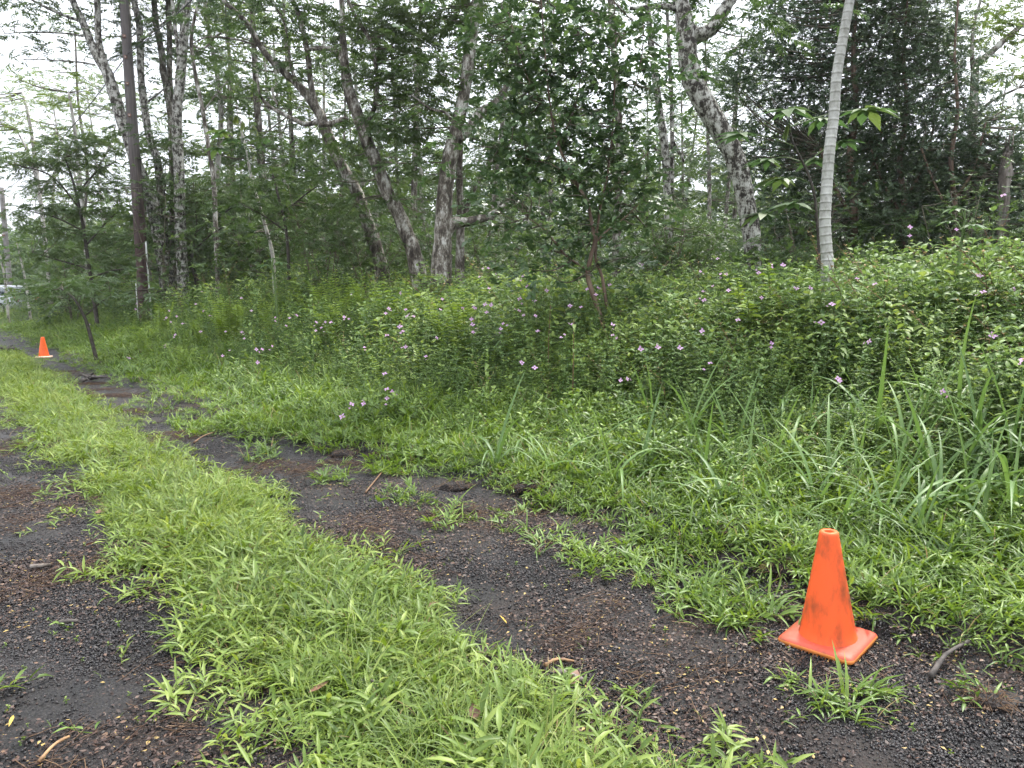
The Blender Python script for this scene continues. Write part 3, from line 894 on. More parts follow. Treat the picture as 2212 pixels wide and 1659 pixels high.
M['cone'] = cone_material('cone_orange', (0.78, 0.105, 0.022), 0.95)
M['cone_base'] = cone_material('cone_base_orange', (0.46, 0.065, 0.035), 0.9)
M['cone_edge'] = cone_material('cone_edge_orange', (0.62, 0.20, 0.045), 0.45)
M['cone_far'] = cone_material('far_cone_orange', (0.80, 0.12, 0.022), 0.15)
M['cone_far_base_sheen'] = cone_material('far_cone_base_sheen', (0.80, 0.55, 0.42), 0.3)  # whitish sheen on the far base, painted in as a paler orange

def lathe(g, prof, n=40, tint=0.5, mi=0):
    a = np.arange(n) * 2 * math.pi / n
    V = np.array([[(r_ * math.cos(q), r_ * math.sin(q), z_) for q in a] for r_, z_ in prof])
    m = len(prof)
    i, j = np.meshgrid(np.arange(m - 1), np.arange(n), indexing='ij')
    F = np.stack([i * n + j, i * n + (j + 1) % n, (i + 1) * n + (j + 1) % n, (i + 1) * n + j], -1).reshape(-1, 4)
    return g.add(V.reshape(-1, 3), [F], tint, mi)

def rsquare(h, r_, z_, n=8):
    out = []
    for cx, cy, a0 in ((1, 1, 0), (-1, 1, 90), (-1, -1, 180), (1, -1, 270)):
        for k in range(n + 1):
            a = R(a0 + 90 * k / n)
            out.append((cx * (h - r_) + r_ * math.cos(a), cy * (h - r_) + r_ * math.sin(a), z_))
    return out

def cone(label, x, y, rot, mb, mbase, medge, tilt=(0, 0)):
    zb = float(terrain(np.array(x), np.array(y)))
    t = thing('traffic_cone', label, 'traffic cone', (x, y, zb + 0.004), 'orange traffic cones beside the drive', (tilt[0], tilt[1], rot))
    g = Geo()
    lathe(g, [(0.108, 0.028), (0.1065, 0.035), (0.1035, 0.041), (0.0975, 0.075), (0.036, 0.438), (0.0345, 0.447), (0.031, 0.452), (0.026, 0.4535), (0.0175, 0.453), (0.0155, 0.449), (0.016, 0.40), (0.03, 0.30)])
    obj('body', to_mesh(g, 'cone_body', mb, smooth_shade=True), t)
    g = Geo()
    h = 0.145
    prof = [(h - 0.004, 0.020, 0.006), (h, 0.022, 0.013), (h - 0.002, 0.024, 0.022), (h - 0.012, 0.028, 0.030), (h - 0.03, 0.05, 0.032)]
    rings = [np.array(rsquare(a, r_, z_)) for a, r_, z_ in prof]
    m = len(rings[0])
    ang = np.arctan2(rings[0][:, 1], rings[0][:, 0])
    rings.append(np.stack([0.105 * np.cos(ang), 0.105 * np.sin(ang), np.full(m, 0.033)], 1))
    V = np.vstack(rings)
    for k in range(len(rings) - 1):
        j = np.arange(m)
        F = np.stack([k * m + j, k * m + (j + 1) % m, (k + 1) * m + (j + 1) % m, (k + 1) * m + j], 1)
        g.F.append((F, 1 if k < 2 else 0))
    g.V.append(V); g.T.append(np.full(len(V), 0.5)); g.n = len(V)
    base = obj('base', to_mesh(g, 'cone_base', [mbase, medge], smooth_shade=True), t)
    gs = Geo(); box(gs, (-0.0025, -0.0025, -0.003), (0.0025, 0.0025, 0.007))
    foot = to_mesh(gs, 'cone_foot', medge)
    for sx, sy in ((1, 0), (-1, 0), (0, 1), (0, -1)):
        for k in range(15):
            q = -0.105 + 0.015 * k
            obj('foot', foot, base, ((sx * 0.138 or q), (sy * 0.138 or q), 0.0))
    return t

cone('scuffed orange traffic cone with a black-streaked face standing close by in the verge', 1.25, 2.64, R(45), M['cone'], M['cone_base'], M['cone_edge'], (R(-1.7), R(-1.9)))
cone('small distant orange traffic cone with pale painted-in sheen on its base at the track edge', -10.47, 15.7, R(20), M['cone_far'], M['cone_far_base_sheen'], M['cone_far_base_sheen'])

# ------------------------------------------------------------------ utility poles and cable
M['pole'] = None
m, nt, b = mat('weathered_pole_wood')
tc = N(nt, "ShaderNodeTexCoord"); mp = N(nt, "ShaderNodeMapping"); mp.inputs['Scale'].default_value = (14, 14, 0.5)
nt.links.new(tc.outputs['Object'], mp.inputs[0])
n1 = N(nt, "ShaderNodeTexNoise", Scale=2.0, Detail=8.0, Roughness=0.7); nt.links.new(mp.outputs[0], n1.inputs['Vector'])
c1 = ramp(nt, n1.outputs[0], [(0.3, (0.035, 0.030, 0.029)), (0.55, (0.088, 0.075, 0.070)), (0.75, (0.18, 0.16, 0.15))])
c2 = ramp(nt, n1.outputs[0], [(0.3, (0.020, 0.012, 0.011)), (0.55, (0.060, 0.032, 0.028)), (0.78, (0.17, 0.11, 0.095))])
sx = N(nt, "ShaderNodeSeparateXYZ"); nt.links.new(tc.outputs['Object'], sx.inputs[0])
mr = N(nt, "ShaderNodeMapRange"); mr.inputs['From Min'].default_value = 2.6; mr.inputs['From Max'].default_value = 5.2
nt.links.new(sx.outputs['Z'], mr.inputs['Value'])              # creosote still dark near the butt, bleached above
mx = N(nt, "ShaderNodeMix", data_type='RGBA'); nt.links.new(mr.outputs[0], mx.inputs['Factor']); nt.links.new(c2, mx.inputs[6]); nt.links.new(c1, mx.inputs[7])
nt.links.new(mx.outputs[2], b.inputs['Base Color']); b.inputs['Roughness'].default_value = 0.8
bp = N(nt, "ShaderNodeBump", Strength=0.6, Distance=0.01); nt.links.new(n1.outputs[0], bp.inputs['Height']); nt.links.new(bp.outputs[0], b.inputs['Normal'])
M['pole'] = m
M['conduit'] = plain_mat('white_conduit', (0.72, 0.72, 0.70), 0.5, 0.1, 6)
M['tagmetal'] = plain_mat('rusty_tag', (0.16, 0.085, 0.06), 0.7, 0.5, 60)
M['cable'] = plain_mat('black_cable', (0.03, 0.03, 0.033), 0.6)

PY = 20.5
pb = at(316, 700, PY); pb[2] = float(terrain(pb[0], pb[1])) - 0.1
ptop = at(262, -80, PY)
axis_p = (ptop - pb) / np.linalg.norm(ptop - pb)
pole = thing('utility_pole', 'tall weathered wooden utility pole rising from the weeds with a white conduit', 'utility pole', tuple(pb))
Lp = float(np.linalg.norm(ptop - pb)) + 1.2
g = Geo(); q = np.linspace(0, Lp, 30)
tube(g, axis_p[None] * q[:, None], 0.176 - 0.0066 * q, 16, rough=0.012)
obj('shaft', to_mesh(g, 'pole_shaft', M['pole'], smooth_shade=True), pole)
g = Geo(); box(g, (-0.042, -0.012, -0.045), (0.042, 0.004, 0.045)); tagm = to_mesh(g, 'pole_tag', M['tagmetal'])
g = Geo(); box(g, (-0.008, -0.012, -0.008), (0.008, 0.0, 0.008)); boltm = to_mesh(g, 'pole_bolt', M['conduit'])
for py in (82, 127, 184, 252):
    z = at(280, py, PY)[2] - pb[2]
    k = z / axis_p[2]
    p = axis_p * k + np.array([0.01, -(0.176 - 0.0066 * k) - 0.004, 0])
    tg = obj('metal_tag', tagm, pole, tuple(p))
    obj('bolt', boltm, tg, (0, -0.012, 0))
g = Geo(); c0 = np.array([0.19, -0.05, 0]); q = np.linspace(0.2, 2.45, 8)
tube(g, axis_p[None] * q[:, None] + c0[None] - np.stack([0.0066 * q, 0 * q, 0 * q], 1), 0.024, 8)
obj('conduit', to_mesh(g, 'pole_conduit', M['conduit'], smooth_shade=True), pole)
g = Geo(); q = np.linspace(0.2, 1.25, 4)
tube(g, axis_p[None] * q[:, None] + np.array([[-0.19, -0.06, 0]]), 0.012, 6)
obj('ground_rod', to_mesh(g, 'pole_rod', M['conduit'], smooth_shade=True), pole)

F_Y = 41.0
fb = at(23, 640, F_Y); fb[2] = float(terrain(fb[0], fb[1])) - 0.1
ft = at(3, 405, F_Y)
far_pole = thing('utility_pole', 'distant grey utility pole behind the parked vehicle', 'utility pole', tuple(fb))
g = Geo(); q = np.linspace(0, 1, 12)
tube(g, (ft - fb)[None] * q[:, None], 0.15 - 0.03 * q, 12)
M['greypole'] = plain_mat('bleached_pole_wood', (0.21, 0.195, 0.185), 0.85, 0.4, 8)
obj('shaft', to_mesh(g, 'far_pole_shaft', M['greypole'], smooth_shade=True), far_pole)
g = Geo(); box(g, (-0.09, -0.02, -0.05), (0.09, 0.0, 0.05)); fm = to_mesh(g, 'far_pole_tag', M['tagmetal'])
for k in (0.52, 0.62, 0.78):
    obj('metal_tag', fm, far_pole, tuple((ft - fb) * k + np.array([0, -0.15, 0])))

def cable(label, pts, sag, r_=0.012):
    g = Geo()
    for a, b_ in zip(pts[:-1], pts[1:]):
        q = np.linspace(0, 1, 24)
        P = a[None] * (1 - q[:, None]) + b_[None] * q[:, None]
        P[:, 2] -= sag * 4 * q * (1 - q)
        tube(g, P, r_, 5)
    t = obj('overhead_cable', to_mesh(g, 'overhead_cable', M['cable'], off=tuple(pts[0]), smooth_shade=True), None, tuple(pts[0]))
    return tag(t, label, 'cable')
ca = at(276, 116, PY - 0.16)
cable('black service cable running up from the tall pole over the trees', [at(276, 116, PY - 0.16), at(425, -10, 15.5), at(760, -260, 12.5)], 0.05)
cable('thin black cable sagging from the tall pole down to the distant one', [at(274, 119, PY - 0.17), ft - np.array([0, 0.16, 0.3])], 0.5, 0.014)

# ------------------------------------------------------------------ parked vehicle behind the weeds
M['paint'] = plain_mat('silver_paint', (0.34, 0.36, 0.38), 0.3, 0.04, 3, 0.0, 0.6)
M['glass'] = plain_mat('dark_glass', (0.03, 0.045, 0.05), 0.08, 0.2, 4, 0.0, 0.9)
M['rubber'] = plain_mat('tyre_rubber', (0.02, 0.02, 0.02), 0.85)
M['lamp'] = plain_mat('red_lamp', (0.35, 0.02, 0.02), 0.3)
CY = 38.0
cb = at(15, 690, CY); cz = float(terrain(cb[0], cb[1])) + 0.02
car = thing('parked_car', 'silver car half hidden by tall weeds at the far end of the drive', 'car', (cb[0] - 0.9, CY, cz), None, (0, 0, R(-6)))
def prism(pts, y0, y1, inset=0.0, zc=0.0):
    """side outline (x, z) made solid across y; inset narrows it above zc"""
    g = Geo(); n = len(pts)
    def yy(z, s):
        e = inset * max(0, z - zc)
        return (y0 + e) if s < 0 else (y1 - e)
    V = [(x, yy(z, -1), z) for x, z in pts] + [(x, yy(z, 1), z) for x, z in pts]
    k = np.arange(n)
    Fq = np.stack([k, (k + 1) % n, n + (k + 1) % n, n + k], 1)
    g.add(V, [Fq, np.arange(n)[None, ::-1].copy(), (np.arange(n) + n)[None].copy()])
    return g
body = [(-2.25, 0.35), (2.2, 0.35), (2.28, 0.62), (2.2, 0.98), (1.9, 1.02), (-0.95, 1.0), (-2.05, 0.88), (-2.28, 0.6)]
cabin = [(-1.0, 1.0), (-0.35, 1.52), (0.1, 1.60), (1.35, 1.58), (1.62, 1.52), (2.05, 1.02)]
bo = obj('body', to_mesh(prism(body, -0.86, 0.86, 0.05, 0.6), 'car_body', M['paint']), car)
obj('cabin', to_mesh(prism(cabin, -0.80, 0.80, 0.28, 1.0), 'car_cabin', M['paint']), car)
for y_, nm in ((-0.83, 'side_window'),):
    for w in ([(-0.78, 1.06), (-0.28, 1.47), (0.30, 1.50), (0.30, 1.05)], [(0.38, 1.05), (0.38, 1.50), (1.15, 1.49), (1.22, 1.05)], [(1.30, 1.05), (1.23, 1.48), (1.50, 1.46), (1.85, 1.06)]):
        V = [(x_, -0.80 + 0.28 * (z_ - 1.0) - 0.006, z_) for x_, z_ in w] + [(x_, -0.80 + 0.28 * (z_ - 1.0) + 0.02, z_) for x_, z_ in w]
        k = np.arange(4)
        g = Geo().add(V, [np.stack([k, (k + 1) % 4, 4 + (k + 1) % 4, 4 + k], 1), np.array([[3, 2, 1, 0], [4, 5, 6, 7]])])
        obj('side_window', to_mesh(g, 'car_window', M['glass']), car)
for xs, zs, nm in (((-0.98, -0.38), (1.03, 1.50), 'windscreen'), ((2.03, 1.64), (1.06, 1.50), 'rear_window')):
    sgn = -1 if nm == 'windscreen' else 1
    V = [(xs[0] + sgn * 0.02, -0.70, zs[0]), (xs[0] + sgn * 0.02, 0.70, zs[0]), (xs[1] + sgn * 0.02, 0.58, zs[1]), (xs[1] + sgn * 0.02, -0.58, zs[1])]
    V += [(a - sgn * 0.03, b_, c - 0.02) for a, b_, c in V]
    k = np.arange(4)
    obj(nm, to_mesh(Geo().add(V, [np.stack([k, (k + 1) % 4, 4 + (k + 1) % 4, 4 + k], 1), np.array([[3, 2, 1, 0], [4, 5, 6, 7]])]), 'car_' + nm, M['glass']), car)
g = Geo(); a = np.linspace(0, 2 * math.pi, 25)[:-1]
tyre = Geo(); lathe(tyre, [(0.20, -0.1), (0.31, -0.1), (0.335, -0.07), (0.335, 0.07), (0.31, 0.1), (0.20, 0.1)], 24)
tyre_m = to_mesh(tyre, 'car_tyre', M['rubber'], smooth_shade=True)
rim = Geo(); lathe(rim, [(0.01, 0.06), (0.10, 0.07), (0.19, 0.085), (0.205, 0.1), (0.205, -0.1), (0.01, -0.09)], 24)
rim_m = to_mesh(rim, 'car_rim', M['paint'], smooth_shade=True)
for wx in (-1.4, 1.38):
    for wy in (-0.78, 0.78):
        wh = obj('wheel', tyre_m, car, (wx, wy, 0.335), (R(90), 0, 0))
        obj('rim', rim_m, wh)
g = Geo(); box(g, (2.19, -0.8, 0.72), (2.27, -0.6, 0.95)); tlm = to_mesh(g, 'car_tail_lamp', M['lamp'])
obj('tail_lamp', tlm, car); obj('tail_lamp', tlm, car, (0, 1.4, 0))
g = Geo(); box(g, (-0.62, -1.02, 1.02), (-0.5, -0.84, 1.14)); obj('mirror', to_mesh(g, 'car_mirror', M['paint']), car)

# ------------------------------------------------------------------ trees
SPRAY_AREA = {'albizia': 0.018, 'glossy': 0.0127, 'thicket': 0.0065, 'under': 0.0135, 'palmate': 0.068}
FLAT = {'albizia': (0.48, 0.07), 'glossy': (0.22, 0.18), 'thicket': (0.25, 0.22), 'under': (0.28, 0.2), 'palmate': (0.3, 0.2)}

def crown_mesh(g, centres, per, leaf, stems_pts, tint0=0.5, size=1.0, twigs=True):
    """sprays in clumps about the given centres, each clump on its own branchlet from the nearest wood"""
    sh, sv = FLAT[leaf]
    pos, dr, tint = [], [], []
    for c in centres:
        if twigs and stems_pts is not None and len(stems_pts):
            d = np.linalg.norm(stems_pts - c, axis=1) + 1.2 * np.maximum(0, stems_pts[:, 2] - c[2])
            s0 = stems_pts[np.argmin(d)]
            mid = (s0 + c) / 2 + np.array([U(-.1, .1), U(-.1, .1), -0.06 * np.linalg.norm(c - s0)]) + rng.normal(0, 0.06, 3)
            P = catmull([s0, mid, c], 7)
            ln = np.linalg.norm(c - s0)
            tube(g, P, np.linspace(0.007 + 0.009 * min(ln, 3), 0.004, 7), 4, 0.5, 1, cap=False)
            out = (c - s0) / (ln + 1e-6)
        else:
            out = rng.normal(size=3)
        k = max(1, rng.poisson(per))
        p = c + rng.normal(size=(k, 3)) * np.array([sh, sh, sv]) * size
        dd = rng.normal(size=(k, 3)) * np.array([1, 1, 0.25 if leaf == 'albizia' else 0.5]) + out * np.array([0.9, 0.9, 0.3]) + (p - c) * 1.2
        pos.append(p); dr.append(dd); tint.append(np.clip(tint0 + rng.normal(0, 0.07) + rng.normal(0, 0.09, k), 0.05, 0.95))
    pos, dr, tint = np.concatenate(pos), np.concatenate(dr), np.concatenate(tint)
    Rm = frames(dr, rng.normal(0, 0.35, len(pos)))
    scatter(g, SPRAY[leaf], pos, Rm, rng.uniform(0.75, 1.25, len(pos)) * size, tint)
    return g

def regions_to_centres(regs, Y, leaf, per, size=1.0, dens=1.0):
    out = []
    for rg in regs:
        px, py, rx, ry, den = rg[:5]
        Yr = Y + (rg[5] if len(rg) > 5 else 0)
        k_ = Yr / FPX
        n = dens * den * math.pi * rx * ry * k_ * k_ / (SPRAY_AREA[leaf] * size * size)
        nc = max(1, int(round(n / per)))
        for _ in range(nc):
            a, r_ = U(0, 6.28), math.sqrt(U(0, 1))
            dY = U(-0.3, 1) * min(max(rx, ry) * k_, 1.6)
            out.append(at(px + rx * r_ * math.cos(a), py + ry * r_ * math.sin(a), Yr + dY))
    return out

def stem_points(pts, Y, ground=False):
    """pixel stem (px, py, width px[, depth shift]) -> smooth world points and radii"""
    P = np.array([at(p[0], p[1], Y + (p[3] if len(p) > 3 else 0)) for p in pts])
    rad = np.array([p[2] / 2 * (Y + (p[3] if len(p) > 3 else 0)) / FPX for p in pts])
    if ground:
        zb = float(terrain(P[0][0], P[0][1])) - 0.08
        if P[0][2] > zb + 0.1:
            dirx = (P[0] - P[1]) / max(0.2, abs(P[0][2] - P[1][2]))
            b0 = P[0] + dirx * (P[0][2] - zb) * 0.6; b0[2] = zb
            P = np.vstack([b0, P]); rad = np.concatenate([[rad[0] * 1.22], rad])
    n = max(8, len(P) * 5)
    W = catmull(P, n)
    rr = np.interp(np.linspace(0, len(P) - 1, n), np.arange(len(P)), rad)
    return W, rr

def tree(name, label, Y, bark, stems, crown, leaf='albizia', lmat='albizia', per=15, tint=0.5, group=None, size=1.0, rough=0.05, cat='tree', dens=1.0, wk=1.0):
    stems = [[(p[0], p[1], p[2] * wk, *p[3:]) for p in q] for q in stems]
    W0, r0 = stem_points(stems[0], Y, True)
    base = W0[0].copy()
    t = thing(name, label, cat, tuple(base), group)
    g = tube(Geo(), W0, r0, 12, rough=rough)
    obj('trunk', to_mesh(g, name + '_trunk', M[bark], off=base, smooth_shade=True), t)
    allp = [W0[len(W0) // 3:]]
    for s_ in stems[1:]:
        W, rr = stem_points(s_, Y)
        g = tube(Geo(), W, rr, 9, rough=rough)
        obj('limb', to_mesh(g, name + '_limb', M[bark], off=base, smooth_shade=True), t)
        allp.append(W)
    if crown:
        cs = regions_to_centres(crown, Y, leaf, per, size, dens)
        g = crown_mesh(Geo(), cs, per, leaf, np.vstack(allp), tint, size)
        obj('crown', to_mesh(g, name + '_crown', [M[lmat], M['twigbark']], off=base), t)
    return t

tree('albizia_tree', 'big lichen-spotted tree leaning left behind the tall utility pole', 21, 'lichen',
     [[(353, 560, 34), (327, 433, 31), (300, 367, 29), (277, 300, 28), (253, 227, 27), (233, 160, 26), (207, 117, 20), (180, 50, 17), (157, 0, 15), (120, -110, 11), (90, -220, 6)],
      [(236, 168, 18), (222, 125, 16), (213, 83, 15), (210, 0, 14), (205, -110, 10), (215, -220, 6)],
      [(176, 46, 8), (130, 30, 7), (75, 3, 6), (20, -30, 4)],
      [(180, 78, 5), (140, 72, 4), (75, 70, 4), (10, 72, 2)],
      [(205, 140, 5), (170, 134, 4), (110, 130, 3), (50, 128, 2)]],
     [(60, 15, 95, 22, 0.75), (130, 48, 60, 16, 0.7), (40, 60, 60, 14, 0.55), (45, 92, 60, 18, 0.75), (140, 108, 55, 12, 0.6), (35, 132, 45, 9, 0.8),
      (190, 20, 60, 30, 0.7), (60, -60, 160, 50, 1.1), (200, -120, 150, 60, 1.1), (110, 25, 40, 15, 0.5)], wk=0.84, dens=1.2)
tree('albizia_tree', 'slender lichen-spotted trunk rising just right of the tall utility pole', 21.6, 'lichen',
     [[(360, 560, 20), (343, 367, 19), (330, 317, 18), (320, 283, 18), (310, 217, 17), (305, 167, 16), (303, 110, 16), (300, 50, 15), (290, 0, 14), (280, -120, 10), (285, -240, 5)],
      [(303, 90, 6), (340, 60, 5), (380, 30, 3)], [(312, 225, 5), (345, 200, 4), (370, 175, 3)]],
     [(330, 90, 45, 40, 0.6), (255, 40, 40, 30, 0.7), (330, 200, 40, 30, 0.5), (300, -70, 140, 50, 1.0), (250, 130, 40, 30, 0.6)], wk=0.84, dens=1.2)
tree('albizia_tree', 'dark-blotched trunk in the close trio right of the utility pole', 22.4, 'lichen_dark',
     [[(378, 560, 22), (374, 330, 20), (370, 250, 19), (360, 187, 18), (352, 150, 16), (350, 117, 15), (337, 50, 14), (333, 0, 13), (330, -120, 9), (345, -230, 5)],
      [(368, 210, 14), (366, 140, 13), (366, 67, 13), (363, 0, 12), (372, -130, 8)]],
     [(400, 60, 60, 50, 0.5), (350, 30, 40, 30, 0.5), (420, 140, 40, 40, 0.4), (380, -80, 120, 50, 1.0)], wk=0.84, dens=1.2)
tree('albizia_tree', 'thickest pale trunk of the trio right of the utility pole', 20.8, 'lichen',
     [[(393, 560, 27), (388, 433, 26), (387, 367, 25), (383, 300, 25), (383, 233, 24), (390, 167, 23), (397, 83, 22), (403, 0, 20), (410, -120, 14), (430, -230, 7)],
      [(386, 120, 10), (378, 60, 9), (372, 0, 8), (360, -90, 5)]],
     [(440, 30, 70, 40, 0.55), (420, 110, 50, 40, 0.45), (350, 250, 40, 60, 0.5), (425, -80, 120, 50, 1.0)], wk=0.84, dens=1.2)
tree('albizia_tree', 'thin wavering dark-stemmed tree between the trunk trio and the forked tree', 20, 'lichen_dark',
     [[(468, 560, 9), (462, 400, 9), (450, 317, 8.5), (437, 233, 8), (423, 167, 8), (413, 93, 7.5), (420, 40, 6), (432, -10, 5), (440, -120, 3)],
      [(413, 95, 5), (440, 105, 4), (470, 75, 3), (500, 65, 2)], [(440, 240, 4), (470, 200, 3), (495, 170, 2)]],
     [(480, 100, 70, 60, 0.5), (460, 30, 60, 40, 0.6), (500, 200, 50, 50, 0.55), (470, -60, 80, 40, 0.8)])
tree('forked_tree', 'grey forked tree leaning left over the flowers, with a long low limb', 16.5, 'lichen_dark',
     [[(818, 560, 30), (790, 470, 26), (770, 413, 24), (747, 373, 23), (733, 350, 22), (707, 290, 24), (690, 245, 20), (650, 190, 16), (610, 153, 14), (567, 107, 12), (533, 50, 10), (483, 0, 9), (440, -60, 6), (400, -130, 4)],
      [(695, 262, 11), (660, 268, 10), (633, 257, 9), (583, 230, 8), (562, 205, 6), (556, 170, 4)],
      [(684, 235, 13), (672, 185, 12), (666, 130, 12), (660, 90, 11), (648, 40, 10), (630, -10, 9), (600, -120, 5)],
      [(655, 195, 7), (630, 150, 6), (622, 90, 5), (610, 40, 4), (575, -10, 3)],
      [(560, 100, 5), (510, 85, 4), (450, 80, 3), (415, 95, 2)],
      [(600, 230, 4), (590, 205, 5), (588, 190, 5)]],
     [(560, 40, 110, 45, 0.6), (470, 130, 60, 30, 0.5), (620, 110, 60, 50, 0.5), (560, 180, 70, 40, 0.45), (520, 20, 70, 30, 0.5), (640, 20, 60, 40, 0.7), (590, 300, 60, 40, 0.4), (560, -80, 170, 60, 1.0)], dens=1.2)
tree('leaning_tree', 'dark mossy trunk slanting up left behind the flower patch', 15.3, 'lichen_dark',
     [[(897, 560, 34), (883, 517, 31), (860, 460, 29), (837, 417, 28), (820, 370, 28), (797, 317, 26), (780, 267, 26), (760, 217, 25), (747, 160, 20), (741, 83, 13), (738, 0, 11), (728, -120, 7)],
      [(785, 275, 13), (805, 245, 10), (813, 200, 9), (815, 167, 8), (800, 90, 8), (770, 40, 7), (745, -20, 6), (720, -110, 3)],
      [(752, 258, 16), (735, 262, 15), (712, 268, 12), (690, 270, 9)],
      [(744, 150, 13), (735, 118, 12), (715, 106, 11), (685, 105, 9), (663, 108, 6)]],
     [(820, 40, 110, 45, 1.0), (720, 60, 60, 50, 0.6), (870, 120, 80, 50, 1.0), (800, 170, 60, 40, 0.8), (880, 220, 70, 50, 0.9), (720, 190, 50, 30, 0.4), (830, 300, 60, 40, 0.8), (780, -80, 170, 60, 1.1), (740, 420, 60, 50, 0.7), (850, 380, 40, 40, 0.6), (700, 330, 60, 40, 0.5), (900, 460, 40, 40, 0.6)], dens=1.9)
tree('mossy_tree', 'stout mossy tree in the middle with a thick low limb pointing right', 14.6, 'lichen_dark',
     [[(953, 590, 46), (955, 540, 40), (957, 500, 38), (960, 433, 34), (967, 367, 32), (977, 317, 32), (990, 267, 27), (1003, 200, 24), (1013, 133, 22), (1027, 33, 20), (1031, -10, 19), (1045, -130, 12), (1040, -230, 6)],
      [(963, 520, 20), (972, 492, 24), (983, 481, 24), (1003, 480, 20), (1037, 473, 18), (1067, 462, 15), (1100, 435, 10), (1125, 400, 6)],
      [(982, 310, 22), (1000, 292, 20), (1020, 267, 20), (1043, 240, 18), (1067, 223, 15), (1095, 185, 11), (1120, 120, 8), (1135, 40, 5)],
      [(985, 280, 8), (965, 245, 6), (930, 235, 5), (890, 205, 3)]],
     [(920, 160, 90, 50, 0.9), (960, 60, 90, 50, 0.9), (900, 260, 80, 40, 0.9), (1060, 100, 60, 60, 0.9), (930, 340, 60, 40, 0.7), (880, 20, 80, 30, 0.9), (1000, 390, 40, 40, 0.4), (980, -80, 180, 60, 1.2), (1040, 170, 50, 40, 0.8)], dens=1.9)
tree('mossy_tree', 'dark double stem pressed against the right side of the stout mossy tree', 15.4, 'lichen_dark',
     [[(993, 590, 20), (994, 520, 17), (995, 467, 16), (993, 400, 14), (993, 350, 13), (996, 250, 11), (1006, 100, 10), (1010, -10, 9), (1012, -140, 5)],
      [(996, 480, 10), (1006, 455, 13), (1027, 400, 13), (1047, 367, 12), (1075, 330, 9), (1110, 300, 6)]],
     [(1040, 330, 40, 30, 0.5), (1000, 40, 50, 40, 0.8)])
tree('lichen_tree', 'pale lichen-covered trunk with a dark twin left of the leaning white one', 18, 'lichen',
     [[(1447, 560, 19), (1444, 470, 18), (1440, 367, 17), (1434, 300, 16), (1424, 233, 15), (1414, 160, 14), (1405, 80, 12), (1398, 0, 10), (1390, -120, 6)],
      [(1452, 420, 9), (1452, 300, 9), (1450, 200, 9), (1446, 120, 8), (1440, 0, 6), (1440, -100, 4)],
      [(1450, 300, 7), (1468, 330, 7), (1478, 350, 5)],
      [(1438, 350, 6), (1415, 320, 4), (1395, 290, 3)]],
     [(1430, 60, 60, 40, 0.7), (1500, 130, 40, 60, 0.3), (1420, -60, 100, 40, 1.0), (1500, 250, 40, 40, 0.3), (1480, 450, 50, 50, 0.5)])
tree('lichen_tree', 'white lichen-crusted trunk leaning left, right of the glossy-leaved tree', 11.2, 'lichen',
     [[(1634, 610, 40), (1628, 560, 36), (1617, 467, 37), (1604, 400, 39), (1584, 333, 41), (1557, 283, 43), (1527, 233, 43), (1494, 167, 43), (1484, 100, 40), (1477, 33, 34), (1468, -10, 30), (1455, -120, 20), (1440, -220, 9)],
      [(1482, 60, 24), (1500, 70, 28), (1517, 73, 28), (1541, 60, 27), (1561, 27, 26), (1581, -5, 24), (1620, -80, 15), (1660, -160, 8)],
      [(1474, 22, 14), (1440, 14, 12), (1413, 15, 10), (1360, 18, 7)]],
     [(1560, 40, 60, 40, 0.35), (1640, 60, 50, 50, 0.5), (1540, 200, 50, 50, 0.25), (1500, -80, 160, 60, 1.0), (1640, -60, 120, 40, 1.0)], tint=0.5)
tree('high_limb_tree', 'tree whose dark crooked high limb crosses above the glossy leaves', 15.8, 'lichen_dark',
     [[(1330, 600, 20), (1335, 450, 17), (1338, 300, 15), (1330, 150, 14), (1322, 60, 13), (1318, -20, 12), (1310, -140, 7)],
      [(1322, 50, 12), (1310, 38, 12), (1277, 27, 12), (1237, 17, 11), (1187, 13, 9), (1130, -5, 6)]],
     [(1250, 10, 90, 25, 0.9), (1200, 60, 70, 30, 0.8), (1320, -60, 120, 40, 1.0), (1280, 200, 120, 60, 0.7), (1200, 330, 100, 60, 0.7), (1350, 400, 80, 60, 0.7), (1120, 250, 70, 60, 0.7)])
tree('albizia_tree', 'feathery tree at the right edge with a bare dark forking branch', 15.5, 'lichen_dark',
     [[(2085, 560, 18), (2095, 350, 17), (2103, 240, 16), (2107, 143, 14), (2124, 127, 13), (2150, 105, 12), (2174, 83, 11), (2212, 50, 10), (2270, 0, 8), (2330, -60, 5)],
      [(2104, 200, 9), (2100, 120, 8), (2103, 60, 7), (2120, -10, 5), (2130, -90, 3)],
      [(2100, 260, 7), (2140, 220, 6), (2200, 190, 4)]],
     [(2130, 30, 90, 30, 1.3), (2080, 70, 70, 30, 1.2), (2190, 60, 50, 20, 0.7), (2170, 185, 60, 30, 0.6), (2150, 240, 70, 30, 0.7), (2200, 140, 40, 20, 0.4), (2160, -60, 140, 40, 1.2), (2260, 120, 60, 90, 0.9)],
     lmat='albizia_pale', tint=0.35)

